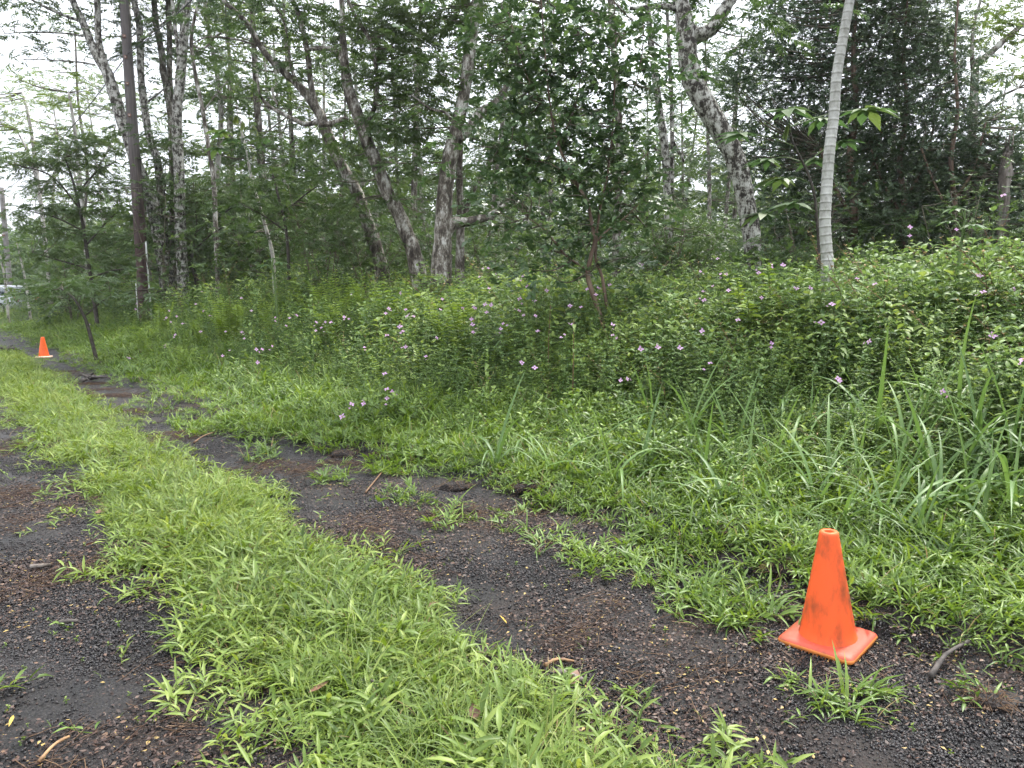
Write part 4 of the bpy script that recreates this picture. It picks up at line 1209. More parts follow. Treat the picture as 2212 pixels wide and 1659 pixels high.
# pale layered trees by the open sky
def pale(label, px, Y, lean, regs):
    base_y = 600
    tree('layered_tree', label, Y, 'pale', [[(px, base_y, 8), (px + lean * 0.3, 480, 7), (px + lean * 0.65, 370, 8), (px + lean, 270, 6), (px + lean * 1.4, 200, 4)],
         [(px + lean * 0.4, 440, 5), (px - 40, 340, 4), (px - 70, 280, 3)], [(px + lean * 0.5, 420, 5), (px + 40, 330, 4), (px + 60, 270, 3)]], regs, lmat='albizia_pale', tint=0.55, per=12)
pale('pale feathery tree in flat layers against the sky, nearest the left border', 105, 34, -40, [(30, 215, 55, 12, 1.0), (25, 255, 60, 12, 0.9), (60, 300, 60, 12, 0.8), (10, 335, 50, 10, 0.6), (-60, 230, 60, 40, 0.8)])
pale('pale feathery tree in flat layers just left of the utility pole', 190, 29, -30, [(75, 172, 60, 10, 1.2), (150, 200, 70, 14, 1.2), (210, 180, 50, 14, 1.0), (140, 240, 60, 12, 0.8), (200, 260, 50, 15, 0.8), (90, 285, 70, 10, 0.6), (230, 300, 40, 15, 0.6)])

# feathery saplings in front of the trunks
def sapling(label, Y, stems, regs, tint=0.5, lm='albizia'):
    tree('feathery_sapling', label, Y, 'sapbark', stems, regs, lmat=lm, tint=tint, per=13, group=None, rough=0.03, dens=2.8)
sapling('dark-stemmed feathery sapling spreading left of the utility pole', 21.6,
        [[(205, 660, 8), (190, 560, 7), (178, 480, 6), (160, 400, 5), (140, 340, 3)], [(186, 530, 4), (230, 480, 3), (262, 450, 2)], [(183, 500, 4), (120, 470, 3), (60, 455, 2)], [(165, 420, 4), (210, 370, 3), (250, 350, 2)], [(190, 580, 4), (120, 560, 3), (70, 545, 2)], [(195, 600, 4), (240, 585, 3), (275, 580, 2)], [(172, 450, 4), (110, 380, 3), (30, 355, 2)]],
        [(170, 312, 70, 18, 1.1), (90, 345, 70, 20, 1.1), (215, 350, 55, 18, 1.0), (30, 355, 50, 12, 0.8), (110, 395, 55, 16, 1.0), (230, 405, 45, 16, 0.9), (70, 455, 50, 12, 0.9), (160, 450, 60, 14, 1.0), (240, 455, 40, 14, 0.9), (120, 500, 60, 14, 1.0), (210, 500, 50, 12, 0.9), (85, 548, 50, 10, 0.9), (180, 545, 60, 10, 0.9), (250, 560, 40, 12, 0.8)])
sapling('low leaning feathery sapling in the weeds behind the distant cone', 13.6,
        [[(190, 706, 7), (180, 680, 6), (160, 645, 5), (130, 622, 3)], [(182, 684, 3), (215, 655, 3), (240, 640, 2)]],
        [(110, 605, 55, 12, 1.0), (165, 625, 50, 10, 1.0), (225, 632, 45, 10, 0.9), (190, 600, 50, 10, 0.7)])
sapling('bent dark-stemmed feathery sapling right of the utility pole', 21.2,
        [[(429, 630, 9), (419, 586, 8), (400, 558, 7), (391, 537, 7), (367, 515, 6), (345, 480, 5), (335, 430, 4)], [(403, 560, 5), (430, 530, 4), (462, 503, 3), (520, 470, 2)], [(412, 575, 5), (418, 530, 5), (425, 480, 4), (418, 430, 3)], [(425, 500, 3), (470, 470, 3), (540, 420, 2)], [(370, 518, 4), (330, 500, 3)]],
        [(400, 430, 60, 25, 0.9), (350, 455, 40, 20, 0.9), (480, 430, 60, 20, 0.9), (440, 390, 60, 20, 0.9), (540, 420, 60, 18, 0.9), (350, 390, 40, 20, 0.8), (370, 330, 40, 25, 0.9), (500, 480, 50, 14, 0.8), (340, 520, 40, 15, 0.8)])
sapling('feathery sapling with spreading boughs left of the forked tree', 16.6,
        [[(625, 620, 8), (622, 540, 7), (615, 480, 6), (600, 420, 5), (585, 360, 3)], [(618, 500, 4), (560, 460, 3), (520, 440, 2)], [(612, 460, 4), (660, 420, 3), (690, 400, 2)]],
        [(600, 350, 50, 20, 0.9), (560, 390, 60, 18, 1.0), (640, 400, 50, 18, 0.9), (540, 440, 50, 14, 0.9), (620, 450, 50, 15, 0.9), (690, 440, 40, 20, 0.8), (650, 500, 50, 14, 0.7), (570, 500, 50, 14, 0.7)])

# the glossy-leaved tree in the middle
gv = tree('guava_tree', 'glossy dark-leaved small tree with smooth reddish stems amid the flowers', 8.6, 'guava',
     [[(1304, 705, 13), (1284, 646, 14), (1270, 596, 14), (1277, 553, 12), (1284, 520, 11), (1276, 470, 10), (1267, 433, 10), (1250, 405, 9), (1227, 360, 8), (1205, 310, 7), (1190, 240, 6), (1180, 150, 5), (1172, 40, 4), (1165, -70, 2)],
      [(1190, 240, 4), (1150, 190, 3), (1120, 110, 3), (1100, 30, 2)], [(1322, 290, 4), (1360, 220, 3), (1385, 130, 3), (1390, 50, 2)], [(1205, 310, 4), (1240, 240, 3), (1255, 150, 3), (1250, 60, 2)],
      [(1312, 668, 10), (1300, 596, 9), (1287, 560, 8), (1290, 500, 7), (1300, 430, 6), (1312, 380, 5), (1322, 290, 5), (1328, 180, 4), (1330, 80, 3), (1325, -40, 2)],
      [(1270, 596, 8), (1262, 580, 7), (1220, 550, 6), (1180, 500, 4), (1140, 470, 3)],
      [(1282, 530, 6), (1310, 500, 5), (1350, 470, 4), (1390, 430, 3)],
      [(1250, 405, 5), (1200, 360, 4), (1130, 340, 3), (1080, 320, 2)],
      [(1300, 430, 4), (1350, 380, 3), (1400, 330, 2)]],
     [(1120, 60, 110, 60, 1.6), (1230, 110, 110, 60, 1.5), (1350, 70, 90, 60, 1.3), (1380, 180, 60, 70, 1.5), (1130, 190, 70, 60, 1.6), (1240, 220, 100, 60, 1.7), (1090, 300, 90, 40, 1.6),
      (1200, 320, 110, 50, 1.9), (1330, 300, 80, 60, 1.8), (1130, 400, 90, 40, 1.3), (1260, 410, 100, 40, 1.7), (1380, 380, 60, 50, 1.5), (1120, 480, 70, 40, 1.3), (1230, 500, 90, 40, 1.6), (1340, 490, 80, 50, 1.7),
      (1200, 570, 90, 30, 1.5), (1330, 570, 70, 30, 1.6), (1060, 350, 40, 30, 1.2), (1180, -60, 160, 50, 1.3)],
     leaf='glossy', lmat='glossy', per=9, tint=0.45, dens=1.7, wk=0.75)
gleaf = [to_mesh(leaf8(0.095 * U(0.85, 1.15), 0.052, U(0.05, 0.25), U(0.1, 0.4), U(0.35, 0.85)), 'guava_leaf', M['glossy']) for _ in range(8)]
gb = np.array(gv.location)
for k in range(240):
    px, py = U(1040, 1430), U(10, 590)
    if ((px - 1235) / 200) ** 2 + ((py - 300) / 310) ** 2 > 1:
        continue
    p = at(px, py, 8.6 - U(0.3, 0.9)) - gb
    obj('leaf', gleaf[k % 8], gv, tuple(p), (U(-0.6, 0.6), U(-0.5, 0.9), U(0, 6.28)))

# the dark thicket on the right
def thick(label, Y, px, w, regs, tint=0.45, stems2=()):
    tree('thicket_tree', label, Y, 'guava', [[(px, 540, w), (px + 4, 450, w * 0.9), (px - 6, 350, w * 0.8), (px + 8, 240, w * 0.6), (px + 2, 120, w * 0.45), (px + 10, 0, w * 0.3)],
          [(px, 470, w * 0.5), (px - 40, 400, w * 0.4), (px - 70, 320, w * 0.3)], [(px + 3, 430, w * 0.5), (px + 45, 360, w * 0.4), (px + 70, 260, w * 0.3)]] + list(stems2), regs, leaf='thicket', lmat='thicket', per=16, tint=tint, dens=1.25)
thick('dark small-leaved tree filling the gap behind the ringed pale trunk', 13.4, 1841, 20,
      [(1640, 230, 80, 80, 0.9), (1700, 110, 90, 70, 1.0), (1790, 60, 90, 60, 1.5), (1740, 200, 80, 60, 1.6), (1850, 150, 90, 70, 2.2), (1640, 330, 70, 60, 1.3), (1830, 280, 90, 60, 2.3), (1740, 330, 80, 60, 2.0), (1850, 390, 80, 60, 2.4), (1720, 430, 80, 50, 2.0), (1780, 500, 90, 50, 2.0), (1680, 510, 70, 40, 1.8), (1720, 10, 100, 50, 1.3), (1850, -10, 100, 50, 1.8), (1620, 150, 60, 70, 0.7), (1800, -110, 160, 50, 1.5)])
thick('dark small-leaved tree in the hazy thicket right of the ringed trunk', 13.2, 1950, 14,
      [(1930, 60, 90, 60, 1.9), (1960, 180, 90, 70, 2.4), (1930, 300, 80, 60, 2.6), (2000, 380, 90, 60, 2.4), (1930, 430, 90, 60, 2.4), (1970, 500, 100, 50, 2.2), (2010, 90, 70, 60, 1.8), (1900, 500, 70, 40, 2.0), (1980, 0, 90, 50, 1.8), (1960, -100, 120, 50, 1.5)])
thick('dark small-leaved tree closing the thicket at the right border', 12.6, 2060, 12,
      [(2040, 170, 70, 60, 1.9), (2070, 280, 80, 60, 2.4), (2090, 380, 90, 60, 2.4), (2150, 330, 70, 50, 1.3), (2060, 480, 90, 50, 2.4), (2170, 430, 70, 60, 1.8), (2150, 510, 80, 40, 2.0), (2250, 400, 60, 120, 1.8), (2240, 240, 60, 60, 1.0)])

# ringed pale trunk
W, rr = stem_points([(1787, 575, 25), (1786, 550, 24), (1782, 483, 23), (1784, 433, 23), (1791, 333, 22), (1801, 250, 21), (1807, 167, 20), (1821, 83, 19), (1836, 0, 18), (1850, -70, 17), (1868, -180, 15), (1880, -300, 12)], 8.6, True)
n = 640
Wd = catmull(W, n); rd = np.interp(np.linspace(0, 1, n), np.linspace(0, 1, len(rr)), rr)
ln = np.concatenate([[0], np.cumsum(np.linalg.norm(np.diff(Wd, axis=0), axis=1))])
ph = (ln / 0.098 + 0.25 * np.sin(ln * 3.1)) % 1.0
ring = np.exp(-((ph - 0.5) / 0.09) ** 2)
scar = np.repeat(0.6 * np.exp(-((ph - 0.40) / 0.07) ** 2), 18) * rng.uniform(0.2, 1.0, n * 18)
rd = rd * (1 + 0.085 * ring)
base = Wd[0].copy()
ct = thing('ringed_trunk_tree', 'smooth pale grey ringed trunk standing tall on the right', 'tree', tuple(base))
obj('trunk', to_mesh(tube(Geo(), Wd, rd, 18, np.concatenate([scar, [0, 0]])), 'ringed_trunk', M['ringed'], off=base, smooth_shade=True), ct)
top = Wd[-1]
pal = [to_mesh(g_, 'palmate_leaf', M['umbrella']) for g_ in SPRAY['palmate']]
for k in range(14):
    a = k * 2.4
    obj('leaf', pal[k % 4], ct, tuple(top - base - np.array([0, 0, 0.05 * k])), (0, -0.35 + 0.06 * k, a), 1.6)

# umbrella-leaved plants: every leaf a part, every lobe a sub-part
lobes = [to_mesh(leaf8(1.0, 0.38, 0.06, q, 0.5 + (k - 1.5) * 0.1), 'leaf_lobe', M['umbrella']) for k, q in enumerate((0.15, 0.25, 0.35, 0.45))]
lobe_folded = to_mesh(leaf8(1.0, 0.25, 0.25, 0.1, 0.98), 'young_lobe', M['umbrella'])
def umbrella_plant(label, Y, stem, leaves, stemmat='guava', cat='plant', nl=11, name='umbrella_leaf_plant'):
    W, rr = stem_points(stem, Y, True)
    base = W[0].copy()
    t = thing(name, label, cat, tuple(base))
    obj('stem', to_mesh(tube(Geo(), W, rr, 8), 'umbrella_stem', M[stemmat], off=base, smooth_shade=True), t)
    for lf in leaves:
        px, py, rpx, dY = lf[:4]
        c = at(px, py, Y + dY)
        s0 = W[np.argmin(np.linalg.norm(W - c, axis=1) + 1.5 * np.maximum(0, W[:, 2] - c[2] + 0.1))]
        g = tube(Geo(), catmull([s0, (s0 + c) / 2 + np.array([0, 0, 0.05]), c], 7), np.linspace(0.008, 0.005, 7), 5)
        pet = obj('leaf', to_mesh(g, 'petiole', M['stem'], off=base, smooth_shade=True), t)
        rad = rpx * Y / FPX * 1.3
        fold = len(lf) > 4
        out = c - s0; az = math.atan2(out[1], out[0])
        for k in range(nl if not fold else 6):
            a = az + (k - (nl - 1) / 2) * 5.9 / nl
            f = 0.75 + 0.25 * math.cos(a - az)
            e = U(-0.12, 0.12) if not fold else -1.15
            obj('lobe', lobe_folded if fold else lobes[int(rng.integers(0, 4))], pet, tuple(c - base), (U(-0.2, 0.2), -e, a), rad * f * U(0.9, 1.1) * (0.7 if fold else 1))
    return t
umbrella_plant('umbrella-leaved sapling spreading big lobed leaves behind the ringed trunk', 9.8,
    [(1768, 530, 7), (1766, 493, 7), (1760, 427, 6), (1747, 380, 6), (1727, 337, 5), (1711, 303, 5), (1706, 275, 4)],
    [(1704, 238, 60, -0.3), (1868, 236, 64, 0.15), (1600, 290, 52, -0.3), (1774, 255, 48, 0.5), (1703, 268, 42, -0.1, 1), (1660, 345, 46, 0.3), (1820, 305, 46, 0.4), (1690, 385, 48, 0.2), (1714, 440, 52, -0.2), (1650, 462, 50, -0.1), (1760, 345, 46, 0.4)], 'sapbark')
umbrella_plant('thin seedling with two lobed leaves poking from the weeds by the right border', 6.6,
    [(2068, 590, 6), (2074, 547, 6), (2080, 500, 5), (2084, 467, 4), (2084, 455, 3)], [(2066, 449, 26, -0.1), (2098, 486, 28, -0.1), (2050, 478, 20, 0.1), (2090, 505, 16, -0.1, 1)], 'stem')
umbrella_plant('slim umbrella-leaved tree with drooping top leaves left of the forked tree', 18,
    [(592, 600, 8), (588, 545, 8), (567, 467, 7), (545, 390, 6), (530, 320, 5), (523, 290, 5), (520, 262, 4)],
    [(525, 262, 30, -0.2, 1), (482, 284, 32, 0), (548, 270, 30, 0, 1), (500, 300, 26, 0.2), (560, 300, 28, 0.3), (510, 250, 26, 0, 1), (470, 320, 30, 0.2)], 'pale')
for label, st_, lv in (
    ('bright young umbrella-leaved tree right beside the distant pole', [(60, 640, 5), (52, 590, 4), (45, 560, 4), (40, 540, 3), (36, 525, 2)], [(12, 532, 14, 0), (33, 528, 14, 0), (44, 548, 13, 0), (75, 543, 13, 0), (48, 588, 12, 0), (68, 594, 14, 0), (60, 565, 12, .2), (25, 545, 12, .3)]),
    ('bright young umbrella-leaved tree cut by the left border', [(14, 640, 5), (10, 600, 4), (4, 570, 4), (0, 550, 3)], [(5, 560, 14, 0), (-6, 545, 14, 0), (10, 590, 12, 0), (8, 575, 12, 0.2)])):
    umbrella_plant(label, 31, st_, lv, 'pale')
umbrella_plant('knee-high pale seedling with lobed leaves beside the thin trunk past the ferns', 12.5, [(596, 640, 5), (592, 600, 4), (588, 575, 4), (590, 560, 3)], [(575, 572, 17, 0), (605, 566, 18, 0), (590, 558, 16, 0.1), (612, 580, 14, 0)], 'stem')

# dead stump by the right border
W, rr = stem_points([(2164, 570, 22), (2166, 500, 22), (2167, 433, 24), (2172, 380, 25), (2176, 340, 20), (2178, 325, 14)], 12.2, True)
base = W[0].copy()
ds = thing('dead_stump', 'broken grey dead trunk standing in the thicket at the right border', 'stump', tuple(base))
obj('trunk', to_mesh(tube(Geo(), W, rr, 10, rough=0.12), 'stump_trunk', M['deadwood'], off=base, smooth_shade=False), ds)
g = Geo()
for k in range(5):
    a = k * 1.3; p0 = W[-2] + np.array([0.05 * math.cos(a), 0.05 * math.sin(a), 0])
    tube(g, catmull([p0, p0 + np.array([0.01, 0, 0.12]), p0 + np.array([0.02, 0, 0.16 + 0.05 * k])], 4), [0.03, 0.02, 0.012, 0.004], 5)
obj('splinter_top', to_mesh(g, 'stump_splinters', M['deadwood'], off=base), ds)

# ------------------------------------------------------------------ background trunks, shrubs, far wood
def proto_trunk(h, r0, lean, leafn):
    P = np.array([(0, 0, -0.1), (lean * 0.15 + U(-.1, .1), U(-.1, .1), h * 0.25), (lean * 0.4 + U(-.2, .2), U(-.2, .2), h * 0.5), (lean * 0.7 + U(-.2, .2), U(-.2, .2), h * 0.75), (lean, 0, h)])
    W = catmull(P, 22)
    tm = to_mesh(tube(Geo(), W, np.linspace(r0, r0 * 0.3, 22), 8, rough=0.05), 'slim_trunk', M['pale' if U(0, 1) < 0.6 else 'lichen_dark'], smooth_shade=True)
    cs = []
    for k in range(leafn):
        z = h * (0.16 + 0.12 * int(rng.integers(0, 8)) + U(-0.015, 0.015))
        a = U(0, 6.28); r_ = U(0.5, 1.6 + 1.4 * z / h)
        q = W[min(21, int(z / h * 21))]
        cs.append(np.array([q[0] + r_ * math.cos(a), q[1] + r_ * math.sin(a), z]))
    cm = to_mesh(crown_mesh(Geo(), cs, 7, 'albizia', W[5:], 0.5, 1.25), 'slim_crown', [M['albizia_pale' if U(0, 1) < 0.2 else 'albizia'], M['twigbark']])
    return tm, cm
protos = [proto_trunk(U(10, 14), U(0.09, 0.15), U(-1.5, 1.5), 60) for _ in range(6)]
cells = [(460, 640, 'crowded slim trunk in the forest left of the grey forked tree'), (640, 940, 'crowded slim trunk in the forest behind the slanting mossy trunk'), (1040, 1200, 'slim trunk glimpsed between the stout mossy tree and the glossy leaves'),
         (1350, 1600, 'slim trunk in the bright gap around the white leaning trunk'), (1640, 2150, 'slim trunk buried in the dark thicket on the right'), (120, 330, 'slim trunk in the pale woodland left of the utility pole')]
counts = [8, 11, 7, 8, 4, 4]
for (x0, x1, lab), cnt in zip(cells, counts):
    for k in range(cnt):
        Yk = U(25, 44); px = x0 + (x1 - x0) * (k + U(0.1, 0.9)) / cnt
        p = at(px, 600, Yk); zb = float(terrain(p[0], p[1]))
        tm, cm = protos[int(rng.integers(0, 6))]
        t = thing('slim_tree', lab, 'tree', (p[0], p[1], zb), lab + 's'.replace('s', ' group'), (0, 0, U(0, 6.28)), U(0.85, 1.2))
        obj('trunk', tm, t); obj('crown', cm, t)

def proto_shrub(h, r_, n, leaf, lm):
    g = Geo(); st_pts = []
    gt = Geo()
    for k in range(5):
        a = U(0, 6.28)
        W = catmull([(0.08 * math.cos(a), 0.08 * math.sin(a), -0.1), (0.3 * r_ * math.cos(a), 0.3 * r_ * math.sin(a), h * 0.4), (0.7 * r_ * math.cos(a), 0.7 * r_ * math.sin(a), h * U(0.7, 0.95))], 8)
        tube(gt, W, np.linspace(0.02, 0.006, 8), 5); st_pts.append(W[2:])
    cs = [np.array([U(-1, 1) * r_, U(-1, 1) * r_, U(0.12, 1) * h]) for _ in range(n)]
    cs = [c for c in cs if (c[0] ** 2 + c[1] ** 2) < (r_ * (1.15 - 0.5 * c[2] / h)) ** 2]
    crown_mesh(g, cs, 9, leaf, np.vstack(st_pts), 0.5)
    return to_mesh(gt, 'shrub_stems', M['twigbark'], smooth_shade=True), to_mesh(g, 'shrub_foliage', [M[lm], M['twigbark']])
shrubs = [proto_shrub(U(1.8, 2.6), U(0.9, 1.3), 70, 'under', 'under') for _ in range(3)] + [proto_shrub(U(2.2, 3.0), U(0.9, 1.2), 60, 'thicket', 'under') for _ in range(2)] + [proto_shrub(2.4, 1.2, 26, 'albizia', 'albizia') for _ in range(2)]
zones = [(140, 310, 10, 'leafy understory shrub in the shade left of the utility pole', 25, 36), (330, 640, 12, 'leafy understory shrub between the utility pole and the forked tree', 18.5, 28), (640, 1000, 12, 'leafy understory shrub around the feet of the mossy trunks', 15.8, 26),
         (1000, 1400, 11, 'leafy understory shrub in the shade behind the glossy-leaved tree', 12.5, 24), (1400, 1660, 10, 'leafy understory shrub in the gap beside the white leaning trunk', 13.6, 26), (1640, 2260, 12, 'leafy understory shrub at the foot of the dark thicket', 10.5, 15)]
for x0, x1, cnt, lab, ya, yb in zones:
    for k in range(cnt):
        px = x0 + (x1 - x0) * (k + U(0.1, 0.9)) / cnt
        Yk = U(ya, yb); p = at(px, 600, Yk); zb = float(terrain(p[0], p[1]))
        tm, cm = shrubs[int(rng.integers(0, 7))]
        t = thing('understory_shrub', lab, 'shrub', (p[0], p[1], zb), lab + ' group', (0, 0, U(0, 6.28)), U(0.75, 1.05) * (1.0 if Yk < 20 else 1.35))
        obj('stems', tm, t); obj('foliage', cm, t)

# the wood beyond reads as one mass
n = 20000
y = rng.uniform(34, 70, n); fpx = rng.uniform(-80, 2290, n); x = (fpx - 1106) / FPX * y
y = np.where(fpx < 110, 46 + 0.7 * (y - 34), y); x = (fpx - 1106) / FPX * y
zt = rng.random(n) ** 1.25 * (8.0 + 3.0 * noise(x, y, 0.25)) * np.interp(fpx, [0, 350, 650], [0.6, 0.65, 1])
fw = [to_mesh(s_, 'far_spray', M['under']) for s_ in SPRAY['under'][:3]] + [to_mesh(s_, 'far_spray', M['albizia']) for s_ in SPRAY['albizia'][:2]]
keep = zt > 0
stuff('distant_wood', 'far green woodland glimpsed between the trunks as one mass', np.stack([x, y, terrain(x, y) + zt], 1)[keep], np.stack([rng.normal(0, 0.5, n), rng.normal(0, 0.5, n), rng.uniform(0, 6.28, n)], 1)[keep],
      rng.uniform(2.2, 4.2, n)[keep], rng.integers(0, 5, n)[keep], fw)

# ------------------------------------------------------------------ pink-flowered weeds
def crop_pts(ox, oy, L):
    return [(ox + a / 3, oy + b_ / 3) for a, b_ in L]
FL = crop_pts(737, 553, [(920,117),(955,117),(1003,157),(1175,175),(895,170),(960,253),(1205,245),(1155,322),(935,357),(973,362),(1250,338),(1150,402),(1180,428),(1255,432),(865,378),(850,452),(855,488),(790,383),(650,388),(945,410),(1035,515),(1052,482),(1475,370),(1545,378),(1490,495),(1420,575),(1745,497),(1745,562),(2030,645),(2170,650),(1920,655),(1835,845),(1795,855),(1170,737),(1250,770),(1640,300),(1585,262),(1655,258),(1728,235),(300,412),(478,433),(430,388),(437,430),(390,498),(412,530),(310,553),(628,572),(430,632),(168,632),(298,805),(312,905),(348,925),(315,965),(90,1003),(168,1000),(32,1083),(560,695),(35,432),(65,445),(80,285),(320,380),(660,320),(395,278),(1325,270),(1915,77),(1940,105),(1270,535),(860,540)])
FL += crop_pts(1474, 553, [(208,60),(95,150),(225,168),(260,170),(543,108),(617,115),(463,163),(705,268),(787,267),(480,323),(173,247),(110,283),(270,275),(115,338),(920,373),(327,468),(100,542),(537,622),(148,748),(948,853),(1150,615),(1915,590),(1870,300),(1195,247),(2055,285),(2100,747),(1595,943),(1855,198),(850,490),(1080,210)])
FL += crop_pts(1474, 0, [(1420,1590),(1715,1550),(1420,1535),(2015,1332)])
FL += crop_pts(0, 553, [(905,330),(900,367),(1343,383),(1380,413),(1115,380),(1170,420),(1130,453),(1100,425),(1205,465),(1160,537),(1185,543),(1097,607),(1323,517),(870,690),(600,463),(333,407),(1515,645),(1590,525),(1605,565),(1685,640),(1722,640),(1785,618),(1648,385),(1583,302),(1897,435),(1940,420),(1873,487),(1805,430),(1797,450),(2065,465),(2125,463),(2162,467),(2100,500),(2065,520),(1327,258),(1290,340),(1485,520),(1697,725),(820,340),(1470,680)])
def flower_mesh(spread, n=4):
    g = Geo()
    for k in range(n):
        a = k * 6.283 / n + U(-0.15, 0.15)
        place(g, leaf8(0.034 * U(0.9, 1.1), 0.028, 0.1, U(-0.1, 0.35), U(0.3, 0.7)), (0.004 * math.cos(a), 0.004 * math.sin(a), 0), dirR((math.cos(a), math.sin(a), spread), U(-0.2, 0.2)))
    tube(g, np.array([(0, 0, 0), (0, 0, 0.008), (0.002, 0, 0.014)]), [0.003, 0.003, 0.001], 5, 0.5, 1)
    return to_mesh(g, 'flower', [M['petal'], M['stamen']])
fmesh = [flower_mesh(q) for q in (0.1, 0.3, 0.7, 0.2)]
plants = []
for px, py in FL:
    h = surf_hit(px, py)
    if h is None:
        h = at(px, py, 9.0 if px < 1500 else 7.5)
    h = h + np.array([0, -0.14, 0.085])
    for pl in plants:
        if np.linalg.norm((pl[0] - h)[:2]) < 0.40:
            pl.append(h); break
    else:
        plants.append([h])
fol = [herb(0.8, 7, 0.07, 0.032, 1, 0.08) for _ in range(4)]
for k, pl in enumerate(plants):
    c = np.mean(pl, axis=0); zb = float(terrain(c[0], c[1]))
    px, py, _ = project(*c)
    lab = ('pink-flowered weed in the ferny patch below the utility pole' if px < 640 else 'pink-flowered weed in the thick patch below the mossy trunks' if px < 1180 else
           'pink-flowered weed close around the glossy-leaved tree' if px < 1480 else 'pink-flowered weed on the dark leafy bank at the right')
    t = thing('flowering_weed', lab, 'flowering plant', (c[0], c[1], zb), lab.replace('weed', 'weeds'))
    g = Geo()
    for h in pl:
        e = h - np.array([c[0], c[1], zb])
        tube(g, catmull([np.zeros(3), e * np.array([0.4, 0.4, 0.5]), e], 6), np.linspace(0.004, 0.0015, 6), 4, mi=0, cap=False)
    obj('stem', to_mesh(g, 'flower_stem', M['stem']), t)
    g = Geo(); V, T = fol[k % 4].arrays()
    sc = max(0.35, (c[2] - zb) * 0.95 / 0.8)
    place(g, fol[k % 4], (0.02, 0, 0), rotz(U(0, 6.28)) , 1.0)
    obj('foliage', to_mesh(g, 'flower_foliage', [M['weed'], M['stem']]), t, (0, 0, 0), (0, 0, 0), sc)
    for h in pl:
        e = h - np.array([c[0], c[1], zb])
        az = math.atan2(-h[1], -h[0]) + U(-0.9, 0.9)
        obj('flower', fmesh[int(rng.integers(0, 4))], t, tuple(e), (0, U(0.5, 1.2), az), U(0.58, 0.95))
        if U(0, 1) < 0.45:
            obj('flower', fmesh[2], t, tuple(e + np.array([U(-0.05, 0.05), U(-0.04, 0.04), U(-0.06, 0.03)])), (0, U(0.2, 1.4), az + U(-1, 1)), U(0.32, 0.55))

# ------------------------------------------------------------------ sword ferns
fr = [to_mesh(frond(0.75, 22, 0.11, q), 'fern_frond', M['fern']) for q in (0.15, 0.4, 0.8, 1.2)]
ferns = [(1065, 300, 0), (1315, 410, 0), (1490, 300, 0), (1540, 270, 0), (1210, 480, 0), (1185, 620, 0), (950, 530, 0), (1440, 270, 0), (1760, 290, 0), (2060, 160, 0), (2135, 110, 0), (2180, 280, 0)]
fpos = [(a / 3, 553 + b_ / 3) for a, b_, _ in ferns] + [(737 + 190 / 3, 553 + 150 / 3), (737 + 70 / 3, 553 + 165 / 3), (737 + 350 / 3, 553 + 180 / 3), (737 + 710 / 3, 553 + 250 / 3), (737 + 800 / 3, 553 + 270 / 3), (1474 + 590 / 3, 553 + 60 / 3), (1474 + 430 / 3, 553 + 165 / 3)]
for k, (px, py) in enumerate(fpos):
    h = surf_hit(px, py + 22)
    if h is None: h = at(px, py, 12)
    zb = float(terrain(h[0], h[1]))
    lab = 'upright yellow-green sword fern among the weeds below the utility pole' if px < 700 else 'sword fern tips showing above the flowers before the mossy trunks' if px < 1200 else 'sword fern arching at the foot of the white leaning trunk'
    tip = at(px, py, h[1])
    fs = float(np.clip((tip[2] + 0.16 - zb) / 0.78, 0.8, 2.2))
    t = thing('sword_fern', lab, 'fern', (h[0], h[1] - 0.05, zb), lab.replace('fern', 'ferns', 1))
    for j in range(5):
        obj('frond', fr[0 if j == 0 else 1 if j < 3 else int(rng.integers(0, 4))], t, (0, 0, 0), (U(-0.1, 0.1), U(0.0, 0.2), U(0, 6.28) if j > 2 else R(-90) + U(-0.9, 0.9)), fs * (U(0.85, 1.02) if j else 1.0))

# ------------------------------------------------------------------ tall broad-bladed grass clumps
bl = [to_mesh(blade(0.75, 0.026, b_, 8, l_, t_), 'grass_blade', M['tallgrass']) for b_, l_, t_ in ((0.3, 0.1, 0.65), (0.8, 0.2, 0.5), (1.2, 0.25, 0.45), (1.6, 0.3, 0.6), (2.1, 0.35, 0.4))]
tg = [(640, 720, 8), (820, 850, 9), (575, 1050, 8), (500, 1300, 8), (1110, 800, 7), (1270, 850, 8), (1600, 800, 9), (1640, 1100, 12), (1690, 1280, 12), (1800, 720, 7), (2090, 1150, 8), (1950, 900, 8), (880, 1250, 6), (420, 1150, 7), (60, 900, 7), (250, 1380, 6), (1340, 1350, 7), (1470, 980, 8), (2150, 950, 8), (1970, 1450, 7)]
tg += [(350, 980, 7), (720, 1000, 7), (960, 1080, 7), (1180, 1050, 7), (1400, 1200, 8), (1850, 1050, 8), (1060, 1400, 7), (620, 1420, 7), (140, 1180, 6), (1560, 1500, 8), (1880, 1250, 8), (2190, 1300, 8)]
tg = [(1474 + a / 3, 553 + b_ / 3, n_) for a, b_, n_ in tg] + [(737 + a / 3, 553 + b_ / 3, n_) for a, b_, n_ in [(2020, 830, 6), (1600, 1080, 7), (1190, 1050, 6), (1950, 1150, 7), (1380, 1200, 6), (1000, 1180, 6), (1780, 1250, 7)]]
